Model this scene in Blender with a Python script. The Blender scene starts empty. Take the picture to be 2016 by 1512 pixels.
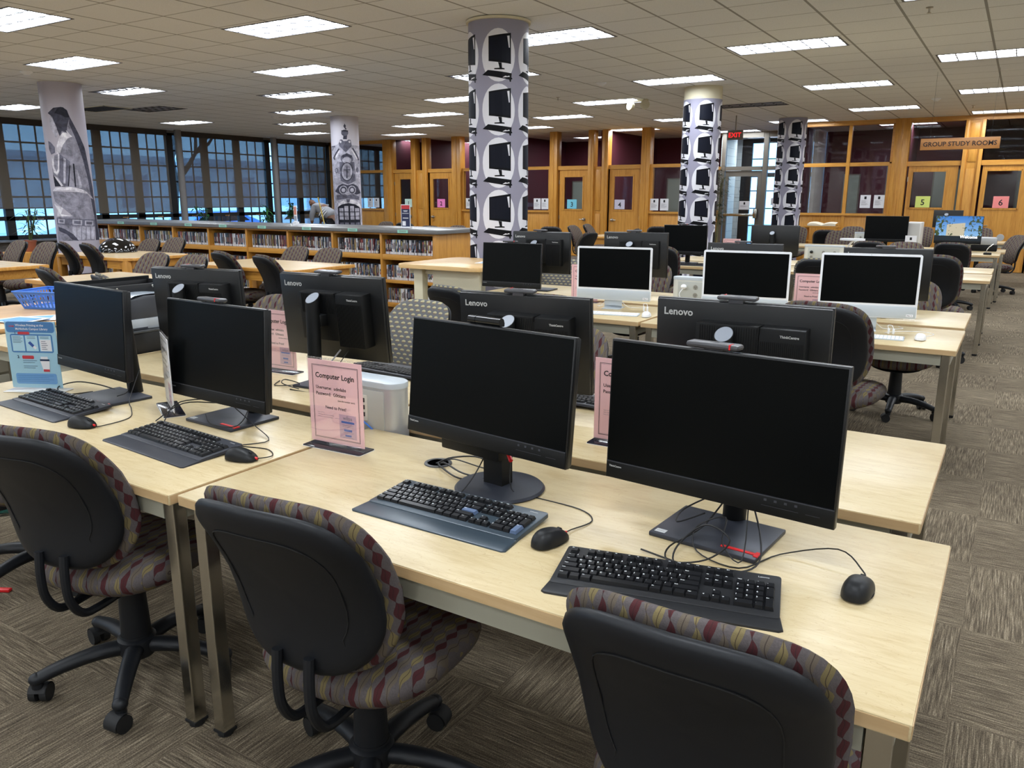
import bpy, bmesh, math, random
from mathutils import Matrix, Vector
random.seed(7)
R = math.radians
sc = bpy.context.scene
COL = sc.collection

# ------------------------------------------------------------------ camera, world, exposure
F_PX, PITCH, ROLL, YAW, CAM_Z = 1557.2, 0.2322, 0.0016, -0.5622, 1.516
CEIL = 3.16
camd = bpy.data.cameras.new('camera'); cam = bpy.data.objects.new('camera', camd); COL.objects.link(cam)
camd.sensor_fit = 'HORIZONTAL'; camd.sensor_width = 36.0; camd.lens = F_PX / 2016 * 36.0
camd.clip_start = 0.02; camd.clip_end = 300
fw = Vector((math.sin(YAW) * math.cos(PITCH), math.cos(YAW) * math.cos(PITCH), -math.sin(PITCH)))
rt = Vector((math.cos(YAW), -math.sin(YAW), 0)); up = rt.cross(fw)
rt2 = rt * math.cos(ROLL) + up * math.sin(ROLL); up2 = up * math.cos(ROLL) - rt * math.sin(ROLL)
mw = Matrix((rt2, up2, -fw)).transposed().to_4x4(); mw.translation = (0, 0, CAM_Z)
cam.matrix_world = mw
sc.camera = cam
world = bpy.data.worlds.new('world'); sc.world = world; world.use_nodes = True
wn = world.node_tree.nodes; wl = world.node_tree.links
bg = wn['Background']
bg.inputs[0].default_value = (0.20, 0.46, 0.80, 1); bg.inputs[1].default_value = 4.2
sc.view_settings.view_transform = 'Standard'; sc.view_settings.look = 'None'
sc.view_settings.exposure = 0.36; sc.view_settings.gamma = 1.0; sc.view_settings.use_curve_mapping = False
LAMP = 20.0          # strength of the ceiling lamps
try:
    sc.cycles.use_denoising = True; sc.cycles.use_light_tree = True
    sc.cycles.max_bounces = 7; sc.cycles.use_adaptive_sampling = True; sc.cycles.adaptive_threshold = .06; sc.cycles.transparent_max_bounces = 12
    sc.cycles.diffuse_bounces = 4; sc.cycles.glossy_bounces = 3
    sc.cycles.caustics_reflective = False; sc.cycles.caustics_refractive = False
    sc.cycles.sample_clamp_indirect = 6.0
except Exception:
    pass

# ------------------------------------------------------------------ materials
def lin(c):
    return tuple(((v / 255) / 12.92 if v / 255 <= 0.04045 else ((v / 255 + 0.055) / 1.055) ** 2.4) for v in c) + (1,)
MATS = {}
def mat(name, col, rough=.5, metal=0., spec=.5, emit=None, es=1., coat=0.):
    if name in MATS: return MATS[name]
    m = bpy.data.materials.new(name); m.use_nodes = True
    b = m.node_tree.nodes['Principled BSDF']
    b.inputs['Base Color'].default_value = lin(col); b.inputs['Roughness'].default_value = rough
    b.inputs['Metallic'].default_value = metal; b.inputs['Specular IOR Level'].default_value = spec
    b.inputs['Coat Weight'].default_value = coat
    if emit: b.inputs['Emission Color'].default_value = lin(emit); b.inputs['Emission Strength'].default_value = es
    MATS[name] = m
    return m
class NT:
    def __init__(s, m): s.t = m.node_tree; s.n = s.t.nodes; s.l = s.t.links; s.b = s.n['Principled BSDF']
    def node(s, typ, **kw):
        n = s.n.new(typ)
        for k, v in kw.items(): setattr(n, k, v)
        return n
    def link(s, a, b): s.l.new(a, b)
    def math(s, op, a, b=None, c=None):
        n = s.n.new('ShaderNodeMath'); n.operation = op
        for i, v in enumerate((a, b, c)):
            if v is None: continue
            if isinstance(v, (int, float)): n.inputs[i].default_value = v
            else: s.link(v, n.inputs[i])
        return n.outputs[0]
    def mix(s, f, a, b):
        n = s.n.new('ShaderNodeMix'); n.data_type = 'RGBA'
        for i, v in ((0, f), (6, a), (7, b)):
            if isinstance(v, (int, float)): n.inputs[i].default_value = v
            elif isinstance(v, tuple): n.inputs[i].default_value = v
            else: s.link(v, n.inputs[i])
        return n.outputs[2]
    def noise(s, vec, scale, detail=3., rough=.5, dist=0.):
        n = s.n.new('ShaderNodeTexNoise'); s.link(vec, n.inputs['Vector'])
        n.inputs['Scale'].default_value = scale; n.inputs['Detail'].default_value = detail
        n.inputs['Roughness'].default_value = rough; n.inputs['Distortion'].default_value = dist
        return n.outputs['Fac']
    def mapping(s, vec, scale=(1, 1, 1), rot=(0, 0, 0), loc=(0, 0, 0)):
        n = s.n.new('ShaderNodeMapping'); s.link(vec, n.inputs[0])
        n.inputs['Scale'].default_value = scale; n.inputs['Rotation'].default_value = rot; n.inputs['Location'].default_value = loc
        return n.outputs[0]
    def coord(s, kind='Object'): return s.n.new('ShaderNodeTexCoord').outputs[kind]
    def ramp(s, f, stops):
        n = s.n.new('ShaderNodeValToRGB'); s.link(f, n.inputs[0]); e = n.color_ramp.elements
        while len(e) < len(stops): e.new(.5)
        for i, (p, c) in enumerate(stops): e[i].position = p; e[i].color = c if len(c) == 4 else lin(c)
        return n.outputs[0]
    def bump(s, h, strength=.3, dist=.01):
        n = s.n.new('ShaderNodeBump'); n.inputs['Strength'].default_value = strength; n.inputs['Distance'].default_value = dist
        s.link(h, n.inputs['Height']); s.link(n.outputs[0], s.b.inputs['Normal'])

def wood(name, c1, c2, axis='x', rough=.35, scale=1., coat=0.):
    m = mat(name, c1, rough, coat=coat); t = NT(m); co = t.coord()
    sc3 = {'x': (.35, 6, 6), 'y': (6, .35, 6), 'z': (6, 6, .35)}[axis]
    v = t.mapping(co, tuple(k * scale for k in sc3))
    n1 = t.noise(v, 3.0, 5, .62, 1.2); n2 = t.noise(v, 14.0, 3, .6, .3)
    f = t.math('ADD', t.math('MULTIPLY', n1, .7), t.math('MULTIPLY', n2, .3))
    t.link(t.ramp(f, [(.36, c2), (.56, c1), (1., c1)]), t.b.inputs['Base Color'])
    return m
def maple():
    m = mat('maple_laminate', (202, 183, 143), .32); t = NT(m); co = t.coord(); v = t.mapping(co, (1.1, 3.2, 3.2))
    n1 = t.noise(v, 2.2, 6, .62, 2.2); n2 = t.noise(t.mapping(co, (3, 22, 22)), 4., 4, .6, .6); n3 = t.noise(t.mapping(co, (1.5, 4, 4)), 5., 2, .5, 3.)
    f = t.math('ADD', t.math('MULTIPLY', n1, .6), t.math('MULTIPLY', n2, .4)); c = t.ramp(f, [(.36, (188, 166, 122)), (.52, (202, 183, 143)), (.7, (208, 192, 154))])
    band = t.math('ABSOLUTE', t.math('SUBTRACT', n3, .5)); ln = t.math('MULTIPLY', t.math('LESS_THAN', band, .006), .35)
    t.link(t.mix(ln, c, lin((166, 136, 92))), t.b.inputs['Base Color']); return m
M_MAPLE = maple()
M_MAPLE_EDGE = wood('maple_edge_band', (196, 166, 124), (182, 150, 106), 'x', .4, .8)
M_OAK = wood('golden_oak', (206, 148, 64), (182, 122, 44), 'z', .38, 1.3)
M_OAKX = wood('golden_oak_horizontal', (206, 150, 68), (184, 124, 46), 'x', .38, 1.3)
M_OAK_TOP = wood('reading_table_top', (214, 190, 150), (202, 174, 130), 'x', .25, .5)
M_SHELFBACK = wood('shelf_back_oak', (150, 100, 42), (128, 82, 32), 'z', .5, 1.)
M_BLACK = mat('black_plastic', (13, 14, 15), .50, spec=.25)
M_BLACK2 = mat('charcoal_plastic', (22, 23, 25), .46, spec=.3)
M_GREYPL = mat('dark_grey_plastic', (52, 54, 60), .5)
M_BASE = mat('anthracite_metal', (50, 53, 62), .42, .3)
M_SCREEN = mat('dark_screen_glass', (5, 7, 8), .30, spec=.12)
M_SHELL = mat('chair_shell_plastic', (22, 24, 28), .46, spec=.32)
M_RUBBER = mat('rubber', (14, 14, 15), .7)
M_STEEL = mat('brushed_steel', (206, 204, 196), .18, 1.)
M_SILVER = mat('silver_metal', (186, 190, 194), .38, .6)
M_APRON = mat('putty_painted_steel', (158, 156, 140), .45)
M_CREAM = mat('cream_laminate', (214, 206, 178), .45)
M_WHITE = mat('white_plastic', (232, 234, 238), .3)
M_IMACGREY = mat('pale_aluminium', (190, 198, 204), .35, .1)
M_WHITEPAPER = mat('white_paper', (228, 228, 232), .6)
M_PINKPAPER = mat('pink_paper', (236, 190, 194), .5, spec=.3)
M_INK = mat('black_ink', (18, 18, 22), .6)
M_GREYINK = mat('grey_ink', (120, 112, 120), .6)
M_LOGO = mat('silver_lettering', (190, 192, 192), .4)
M_KEYINK = mat('white_key_legend', (225, 228, 230), .5)
M_RED = mat('red_plastic', (214, 30, 34), .4)
M_BLUE = mat('blue_plastic', (66, 120, 205), .4)
M_CABLE = mat('black_cable', (20, 20, 22), .5)
M_WALL = mat('off_white_wall', (226, 224, 218), .8)
M_MAROON = mat('maroon_paint', (76, 18, 34), .75)
M_ALU = mat('bronze_aluminium', (120, 114, 104), .45, .3)
M_DARKFRAME = mat('black_window_frame', (14, 18, 20), .6)
M_PIPE = mat('grey_painted_pipe', (128, 126, 126), .5)
M_COUNTER = mat('grey_counter_laminate', (112, 112, 112), .3)
M_BRASS = mat('satin_nickel', (186, 180, 168), .3, 1.)
M_SKIN = mat('brown_skin', (110, 76, 56), .55)

def carpet():
    m = mat('carpet_tiles', (96, 88, 76), .95, spec=.1); t = NT(m); co = t.coord()
    sep = t.node('ShaderNodeSeparateXYZ'); t.link(co, sep.inputs[0])
    X = t.math('MULTIPLY', sep.outputs[0], 1 / .61); Y = t.math('MULTIPLY', sep.outputs[1], 1 / .61)
    par = t.math('MODULO', t.math('ADD', t.math('ADD', t.math('FLOOR', X), t.math('FLOOR', Y)), 1000.), 2.)
    par = t.math('GREATER_THAN', par, .5)
    a = t.mapping(co, (4, 120, 1)); b = t.mapping(co, (120, 4, 1))
    na = t.noise(a, 1.5, 5, .75, .15); nb = t.noise(b, 1.5, 5, .75, .15)
    f = t.node('ShaderNodeMix'); f.data_type = 'FLOAT'
    t.link(par, f.inputs[0]); t.link(na, f.inputs[2]); t.link(nb, f.inputs[3]); f = f.outputs[0]
    g = t.noise(co, 240., 2, .8)
    big = t.noise(co, 1.1, 3, .6)
    f2 = t.math('ADD', t.math('MULTIPLY', f, .62), t.math('ADD', t.math('MULTIPLY', g, .30), t.math('MULTIPLY', big, .10)))
    t.link(t.ramp(f2, [(.36, (46, 40, 33)), (.48, (97, 87, 73)), (.56, (134, 121, 101)), (.68, (206, 193, 168))]), t.b.inputs['Base Color'])
    t.bump(f2, .7, .012)
    return m
M_CARPET = carpet()

def ceiling_mat():
    m = mat('ceiling_tiles', (206, 196, 176), .9, spec=.2); t = NT(m); co = t.coord()
    sep = t.node('ShaderNodeSeparateXYZ'); t.link(co, sep.inputs[0])
    def line(o, off, w, pitch=.655):
        fr = t.math('FRACT', t.math('DIVIDE', t.math('ADD', o, 100 * pitch - off), pitch))
        d = t.math('MULTIPLY', t.math('ABSOLUTE', t.math('SUBTRACT', fr, .5)), pitch)
        return t.math('GREATER_THAN', d, pitch / 2 - w)
    lx = line(sep.outputs[0], -1.80, .012); ly = line(sep.outputs[1], 9.30, .008, .61)
    ln = t.math('MAXIMUM', lx, t.math('MULTIPLY', ly, .8))
    n = t.noise(co, 260., 2, .7); n2 = t.noise(co, .35, 2)
    base = t.ramp(n, [(.3, (218, 219, 219)), (.6, (240, 241, 241))])
    t.link(t.mix(t.math('MULTIPLY', ln, .75), base, lin((118, 114, 106))), t.b.inputs['Base Color'])
    h = t.math('SUBTRACT', t.math('MULTIPLY', n, .2), ln); t.bump(h, .35, .006)
    return m
M_CEIL = ceiling_mat()

def leaf_fabric(name, ax):     # vertical chains of gold, maroon and grey leaves
    m = mat(name, (104, 94, 98), .92, spec=.15); t = NT(m); co = t.coord()
    sep = t.node('ShaderNodeSeparateXYZ'); t.link(co, sep.inputs[0])
    U = sep.outputs[0]; V = sep.outputs[2 if ax == 'xz' else 1]
    w, L = .019, .050
    u = t.math('ADD', t.math('DIVIDE', U, w), 40.); v = t.math('ADD', t.math('DIVIDE', V, L), 40.)
    ix = t.math('FLOOR', u); fx = t.math('SUBTRACT', t.math('FRACT', u), .5)
    ph = t.math('ADD', v, t.math('MULTIPLY', t.math('MODULO', ix, 2.), .5))
    ip = t.math('FLOOR', ph); fp = t.math('FRACT', ph)
    s = t.math('SINE', t.math('MULTIPLY', fp, math.pi))
    wob = t.math('ADD', fx, t.math('MULTIPLY', t.math('SINE', t.math('MULTIPLY', ph, 6.283)), .12))
    leaf = t.math('LESS_THAN', t.math('ABSOLUTE', wob), t.math('MULTIPLY', s, .40))
    hsh = t.math('MODULO', ix, 3.)
    ismar = t.math('LESS_THAN', hsh, .5); isgold = t.math('GREATER_THAN', hsh, 1.5)
    isgold2 = t.math('MULTIPLY', t.math('SUBTRACT', 1., isgold), t.math('SUBTRACT', 1., ismar))
    c = t.mix(ismar, lin((98, 89, 78)), lin((74, 40, 42)))
    c = t.mix(isgold, c, lin((118, 106, 74)))
    base = t.mix(t.noise(co, 300., 2), lin((78, 72, 73)), lin((100, 94, 93)))
    c = t.mix(leaf, base, c)
    rib = t.math('LESS_THAN', t.math('ABSOLUTE', wob), .035)
    c = t.mix(t.math('MULTIPLY', rib, .7), c, lin((52, 40, 40)))
    t.link(c, t.b.inputs['Base Color']); t.bump(t.noise(co, 700., 2), .3, .002)
    return m
def wedge_fabric(name, ax):    # rows of small cream half moons on grey
    m = mat(name, (110, 108, 104), .92, spec=.15); t = NT(m); co = t.coord()
    sep = t.node('ShaderNodeSeparateXYZ'); t.link(co, sep.inputs[0])
    U = sep.outputs[0]; V = sep.outputs[2 if ax == 'xz' else 1]
    v = t.math('ADD', t.math('DIVIDE', V, .0240), 40.); iv = t.math('FLOOR', v); fv = t.math('FRACT', v)
    u = t.math('ADD', t.math('DIVIDE', U, .046), t.math('ADD', 40., t.math('MULTIPLY', t.math('MODULO', iv, 2.), .5)))
    fu = t.math('ABSOLUTE', t.math('MULTIPLY', t.math('SUBTRACT', t.math('FRACT', u), .5), 2.))
    top = t.math('ADD', .42, t.math('MULTIPLY', t.math('SUBTRACT', 1., t.math('POWER', fu, 1.6)), .42))
    inu = t.math('LESS_THAN', fu, .60)
    a = t.math('MULTIPLY', t.math('MULTIPLY', t.math('GREATER_THAN', fv, .42), t.math('LESS_THAN', fv, top)), inu)
    b = t.math('MULTIPLY', t.math('MULTIPLY', t.math('LESS_THAN', fv, .42), t.math('GREATER_THAN', fv, t.math('ADD', .1, t.math('MULTIPLY', fu, .35)))), inu)
    c = t.mix(b, t.mix(t.noise(co, 260., 2), lin((84, 84, 86)), lin((112, 112, 112))), lin((112, 98, 86)))
    c = t.mix(a, c, lin((168, 160, 126)))
    t.link(c, t.b.inputs['Base Color'])
    return m
FAB = {'leaf': (leaf_fabric('leaf_fabric_back', 'xz'), leaf_fabric('leaf_fabric_seat', 'xy')),
       'wedge': (wedge_fabric('wedge_fabric_back', 'xz'), wedge_fabric('wedge_fabric_seat', 'xy'))}

def thin_glass(name, tint=(1, 1, 1, 1), refl=.6, frost=0.):
    m = bpy.data.materials.new(name); m.use_nodes = True; n = m.node_tree.nodes; l = m.node_tree.links
    n.clear(); out = n.new('ShaderNodeOutputMaterial'); tr = n.new('ShaderNodeBsdfTransparent'); gl = n.new('ShaderNodeBsdfGlossy')
    tr.inputs[0].default_value = tint; gl.inputs['Roughness'].default_value = .03
    fr = n.new('ShaderNodeFresnel'); fr.inputs[0].default_value = 1.45
    mu = n.new('ShaderNodeMath'); mu.operation = 'MULTIPLY'; mu.inputs[1].default_value = refl; l.new(fr.outputs[0], mu.inputs[0])
    mx = n.new('ShaderNodeMixShader'); l.new(mu.outputs[0], mx.inputs[0]); l.new(tr.outputs[0], mx.inputs[1]); l.new(gl.outputs[0], mx.inputs[2])
    l.new(mx.outputs[0], out.inputs[0]); return m
M_GLASS = thin_glass('window_glass', refl=.8)
M_ACRYLIC = thin_glass('clear_acrylic', (1, 1, 1, 1), .2)
def shade_mat():
    m = bpy.data.materials.new('roller_shade_mesh'); m.use_nodes = True; n = m.node_tree.nodes; l = m.node_tree.links
    n.clear(); out = n.new('ShaderNodeOutputMaterial'); tr = n.new('ShaderNodeBsdfTransparent'); df = n.new('ShaderNodeBsdfDiffuse')
    df.inputs[0].default_value = lin((104, 97, 88)); mx = n.new('ShaderNodeMixShader')
    tc = n.new('ShaderNodeTexCoord'); no = n.new('ShaderNodeTexNoise'); no.inputs['Scale'].default_value = 1.3; l.new(tc.outputs['Object'], no.inputs['Vector'])
    mr = n.new('ShaderNodeMapRange'); mr.inputs['To Min'].default_value = .065; mr.inputs['To Max'].default_value = .115; l.new(no.outputs['Fac'], mr.inputs[0])
    l.new(mr.outputs[0], mx.inputs[0]); l.new(df.outputs[0], mx.inputs[1]); l.new(tr.outputs[0], mx.inputs[2]); l.new(mx.outputs[0], out.inputs[0]); return m
M_SHADE = shade_mat()
def lampmat():
    m = mat('lit_troffer_lens', (240, 245, 250), .5); t = NT(m); co = t.coord()
    n = t.noise(t.mapping(co, (1, 14, 1)), 2., 2)
    sep = t.node('ShaderNodeSeparateXYZ'); t.link(co, sep.inputs[0])
    t.link(t.ramp(n, [(.3, (200, 220, 238)), (.6, (250, 252, 255))]), t.b.inputs['Emission Color'])
    t.b.inputs['Emission Strength'].default_value = LAMP
    return m
M_LAMP = lampmat()
M_LENS_OFF = mat('unlit_troffer_lens', (206, 204, 212), .4)

# ------------------------------------------------------------------ mesh builder
_txt = {}
def text_geo(s, bold=0.):
    key = (s, bold)
    if key in _txt: return _txt[key]
    cu = bpy.data.curves.new('t', 'FONT'); cu.body = s; cu.size = 1.; cu.resolution_u = 2; cu.offset = bold
    o = bpy.data.objects.new('t', cu); COL.objects.link(o)
    dg = bpy.context.evaluated_depsgraph_get(); e = o.evaluated_get(dg); me = e.to_mesh()
    vs = [v.co.copy() for v in me.vertices]; fs = [tuple(p.vertices) for p in me.polygons]
    e.to_mesh_clear(); bpy.data.objects.remove(o); bpy.data.curves.remove(cu)
    w = max(v.x for v in vs) if vs else 0; x0 = min(v.x for v in vs) if vs else 0
    _txt[key] = (vs, fs, x0, w); return _txt[key]

class MB:
    def __init__(s): s.v = []; s.f = []; s.m = []
    def add(s, vs, fs, mi=0, M=None):
        k = len(s.v)
        s.v += [(M @ Vector(v)) if M is not None else Vector(v) for v in vs]
        s.f += [tuple(i + k for i in f) for f in fs]; s.m += [mi] * len(fs); return s
    def bm(s, b, mi=0, M=None):
        b.verts.ensure_lookup_table(); b.verts.index_update()
        s.add([v.co.copy() for v in b.verts], [tuple(v.index for v in f.verts) for f in b.faces], mi, M); b.free(); return s
    def box(s, x0, x1, y0, y1, z0, z1, mi=0, M=None, bev=0., seg=2):
        vs = [(x, y, z) for x in (x0, x1) for y in (y0, y1) for z in (z0, z1)]
        fs = [(0, 1, 3, 2), (4, 6, 7, 5), (0, 4, 5, 1), (2, 3, 7, 6), (0, 2, 6, 4), (1, 5, 7, 3)]
        if bev <= 0: return s.add(vs, fs, mi, M)
        b = bmesh.new(); bv = [b.verts.new(v) for v in vs]
        for f in fs: b.faces.new([bv[i] for i in f])
        bmesh.ops.bevel(b, geom=list(b.edges), offset=bev, segments=seg, profile=.5, affect='EDGES')
        return s.bm(b, mi, M)
    def prism(s, poly, z0, z1, mi=0, M=None, bev=0.):
        n = len(poly); vs = [(x, y, z0) for x, y in poly] + [(x, y, z1) for x, y in poly]
        fs = [tuple(range(n - 1, -1, -1)), tuple(range(n, 2 * n))] + [(i, (i + 1) % n, n + (i + 1) % n, n + i) for i in range(n)]
        if bev <= 0: return s.add(vs, fs, mi, M)
        b = bmesh.new(); bv = [b.verts.new(v) for v in vs]
        for f in fs: b.faces.new([bv[i] for i in f])
        es = [e for e in b.edges if abs(e.verts[0].co.z - e.verts[1].co.z) < 1e-7 and max(e.verts[0].co.z, e.verts[1].co.z) > max(z0, z1) - 1e-6]
        bmesh.ops.bevel(b, geom=es, offset=bev, segments=2, profile=.5, affect='EDGES')
        return s.bm(b, mi, M)
    def cyl(s, x, y, z0, z1, r, r2=None, n=24, mi=0, M=None, slant=0., sy=1., cap_mi=None):
        r2 = r if r2 is None else r2; vs = []; fs = []
        for i in range(n):
            a = 2 * math.pi * i / n; vs.append((x + r * math.cos(a), y + r * sy * math.sin(a), z0))
        for i in range(n):
            a = 2 * math.pi * i / n; vs.append((x + r2 * math.cos(a), y + r2 * sy * math.sin(a), z1 + slant * math.sin(a) * r2))
        fs = [(i, (i + 1) % n, n + (i + 1) % n, n + i) for i in range(n)] + [tuple(range(n - 1, -1, -1))]
        s.add(vs, fs, mi, M); k = len(s.v) - 2 * n
        s.f.append(tuple(k + n + i for i in range(n))); s.m.append(mi if cap_mi is None else cap_mi); return s
    def lathe(s, prof, n=24, mi=0, M=None):
        vs = []; fs = []; k = len(prof)
        for i in range(n):
            a = 2 * math.pi * i / n; ca, sa = math.cos(a), math.sin(a)
            vs += [(r * ca, r * sa, z) for r, z in prof]
        for i in range(n):
            j = (i + 1) % n
            fs += [(i * k + q, j * k + q, j * k + q + 1, i * k + q + 1) for q in range(k - 1)]
        return s.add(vs, fs, mi, M)
    def tube(s, pts, r, n=8, mi=0, M=None, smooth=0, cap=True, r2=None, flat=1.):
        P = [Vector(p) for p in pts]
        if smooth:
            Q = []
            for i in range(len(P) - 1):
                p0 = P[max(i - 1, 0)]; p1 = P[i]; p2 = P[i + 1]; p3 = P[min(i + 2, len(P) - 1)]
                for k in range(smooth):
                    t = k / smooth
                    Q.append(.5 * ((2 * p1) + (p2 - p0) * t + (2 * p0 - 5 * p1 + 4 * p2 - p3) * t * t + (3 * p1 - p0 - 3 * p2 + p3) * t ** 3))
            P = Q + [P[-1]]
        vs = []; fs = []; N = len(P); u = None
        for i, p in enumerate(P):
            d = (P[min(i + 1, N - 1)] - P[max(i - 1, 0)]).normalized()
            if u is None:
                u = Vector((0, 0, 1)) if abs(d.z) < .9 else Vector((1, 0, 0))
            u = (u - d * u.dot(d)).normalized(); w = d.cross(u)
            rr = r + ((r2 if r2 is not None else r) - r) * i / max(N - 1, 1)
            for k in range(n):
                a = 2 * math.pi * k / n; vs.append(p + u * math.cos(a) * rr * flat + w * math.sin(a) * rr)
        for i in range(N - 1):
            for k in range(n):
                k2 = (k + 1) % n; fs.append((i * n + k, i * n + k2, (i + 1) * n + k2, (i + 1) * n + k))
        if cap: fs += [tuple(range(n - 1, -1, -1)), tuple((N - 1) * n + k for k in range(n))]
        return s.add(vs, fs, mi, M)
    def grid(s, fn, nu, nv, mi=0, M=None):
        vs = [fn(i / nu, j / nv) for j in range(nv + 1) for i in range(nu + 1)]
        fs = [(j * (nu + 1) + i, j * (nu + 1) + i + 1, (j + 1) * (nu + 1) + i + 1, (j + 1) * (nu + 1) + i) for j in range(nv) for i in range(nu)]
        return s.add(vs, fs, mi, M)
    def ellipsoid(s, c, r, n=16, mi=0, M=None, zmin=-1.):
        vs = []; fs = []; nv = n // 2
        for j in range(nv + 1):
            t = -math.pi / 2 + math.pi * j / nv; z = max(math.sin(t), zmin)
            for i in range(n):
                a = 2 * math.pi * i / n; vs.append((c[0] + r[0] * math.cos(t) * math.cos(a), c[1] + r[1] * math.cos(t) * math.sin(a), c[2] + r[2] * z))
        for j in range(nv):
            for i in range(n):
                k = (i + 1) % n; fs.append((j * n + i, j * n + k, (j + 1) * n + k, (j + 1) * n + i))
        return s.add(vs, fs, mi, M)
    def poly(s, pts, mi=0, M=None): return s.add(pts, [tuple(range(len(pts)))], mi, M)
    def text(s, t, size, M, mi=0, align='c', bold=0.):
        vs, fs, x0, w = text_geo(t, bold)
        off = {'c': -(w + x0) / 2, 'l': -x0, 'r': -w}[align]
        return s.add([((v.x + off) * size, v.y * size, 0) for v in vs], fs, mi, M)
    def build(s, name, mats, parent=None, smooth=True, ang=35, loc=None, weld=False):
        me = bpy.data.meshes.new(name); me.from_pydata([tuple(v) for v in s.v], [], s.f)
        if not isinstance(mats, (list, tuple)): mats = [mats]
        for m in mats: me.materials.append(m)
        me.polygons.foreach_set('material_index', s.m)
        if smooth:
            me.polygons.foreach_set('use_smooth', [True] * len(s.f))
            if weld:
                b = bmesh.new(); b.from_mesh(me); bmesh.ops.remove_doubles(b, verts=b.verts, dist=1e-5); bmesh.ops.recalc_face_normals(b, faces=b.faces); b.to_mesh(me); b.free()
            me.set_sharp_from_angle(angle=R(ang))
        me.update()
        o = bpy.data.objects.new(name, me); COL.objects.link(o)
        if parent is not None: o.parent = parent
        if loc is not None: o.location = loc
        return o

def T(x=0, y=0, z=0): return Matrix.Translation((x, y, z))
def RX(a): return Matrix.Rotation(R(a), 4, 'X')
def RY(a): return Matrix.Rotation(R(a), 4, 'Y')
def RZ(a): return Matrix.Rotation(R(a), 4, 'Z')
FRONT = RX(90)                       # xy text plane -> facing -Y
BACK = RZ(180) @ RX(90)              # facing +Y
def rrect(w, h, r, n=5, cx=0, cy=0):
    pts = []
    for (sx, sy, a0) in ((1, -1, -90), (1, 1, 0), (-1, 1, 90), (-1, -1, 180)):
        for k in range(n + 1):
            a = R(a0 + 90 * k / n); pts.append((cx + sx * (w / 2 - r) + r * math.cos(a), cy + sy * (h / 2 - r) + r * math.sin(a)))
    return pts
def rpanel(mb, w, h, d, r, mi, M, bev=0.):   # rounded panel standing in xz, front at y=0, going back by d
    mb.prism(rrect(w, h, r), -d, 0, mi, M @ FRONT, bev)
def setp(o, label=None, cat=None, group=None, kind=None):
    if label: o['label'] = label
    if cat: o['category'] = cat
    if group: o['group'] = group
    if kind: o['kind'] = kind
    return o
def thing(name, label, cat, loc=(0, 0, 0), rz=0., group=None):
    o = bpy.data.objects.new(name, None); COL.objects.link(o); o.empty_display_size = .1
    o.location = loc; o.rotation_euler = (0, 0, R(rz)); return setp(o, label, cat, group)
def struct(name, mb, mats, parent=None, **kw):
    o = mb.build(name, mats, parent, **kw)
    if parent is None: o['kind'] = 'structure'
    return o
def copy_tree(o, parent=None):
    c = o.copy(); COL.objects.link(c)
    if parent is not None: c.parent = parent
    for ch in list(o.children): copy_tree(ch, c)
    return c
def place(o, loc, rz, label=None, group=None):
    o.location = loc; o.rotation_euler = (0, 0, R(rz))
    if label: o['label'] = label
    if group: o['group'] = group
    return o

# ================================================================== room shell
XW, XE, YS = -18.7, 5.2, -7.5          # window wall, far right wall, wall behind the camera
YP, YQ, YX, YB = 18.8, 19.5, 21.4, 22.4
b = MB(); b.poly([(XW, YS, 0), (XE, YS, 0), (XE, 24.5, 0), (XW, 24.5, 0)]); struct('floor', b, M_CARPET, smooth=False)
# ceiling with openings left for the recessed troffers
LX, LY = .61, .30                      # half sizes of a troffer
CX = [-.49, -2.46, -4.44, -6.46, -8.47, -10.47, -12.43, -14.45, -16.45, 1.5, 3.5]
def ceil_rows(k):                      # y centres of the troffers of column k
    if k % 2 == 1: base = {1: 5.9, 3: 6.0, 5: 6.1, 7: 6.2, 9: 5.9}[k]; ys = [base + 3.74 * i for i in range(-3, 5)]
    else: base = {0: 7.75, 2: 7.85, 4: 8.05, 6: 8.1, 8: 8.4, 10: 7.9}[k]; ys = [base + 3.7 * i for i in range(-4, 4)]
    return [y for y in ys if y < 21.5]
DARK_HALF = {(3, 9.74), (5, 9.84), (6, 8.1), (6, 11.8), (7, 13.68)}
UNLIT = {(7, 9.94), (2, 15.25)}
spots = []
for k, x in enumerate(CX):
    for y in ceil_rows(k): spots.append((k, x, y))
holes = sorted([(y - LY, y + LY, x - LX, x + LX) for k, x, y in spots])
b = MB()
ys = sorted({YS, 24.5} | {h[0] for h in holes} | {h[1] for h in holes})
for y0, y1 in zip(ys[:-1], ys[1:]):
    cuts = sorted([(h[2], h[3]) for h in holes if h[0] < (y0 + y1) / 2 < h[1]]); x = XW
    for c0, c1 in cuts:
        b.poly([(x, y0, CEIL), (x, y1, CEIL), (c0, y1, CEIL), (c0, y0, CEIL)]); x = c1
    b.poly([(x, y0, CEIL), (x, y1, CEIL), (XE, y1, CEIL), (XE, y0, CEIL)])
struct('ceiling', b, M_CEIL, smooth=False)
b = MB(); b.box(XE, XE + .1, YS, 24.5, 0, CEIL); struct('wall_right', b, M_WALL, smooth=False)
b = MB(); b.box(XW - .3, XE, YS - .1, YS, 0, CEIL + .1); struct('wall_rear', b, M_WALL, smooth=False)

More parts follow.
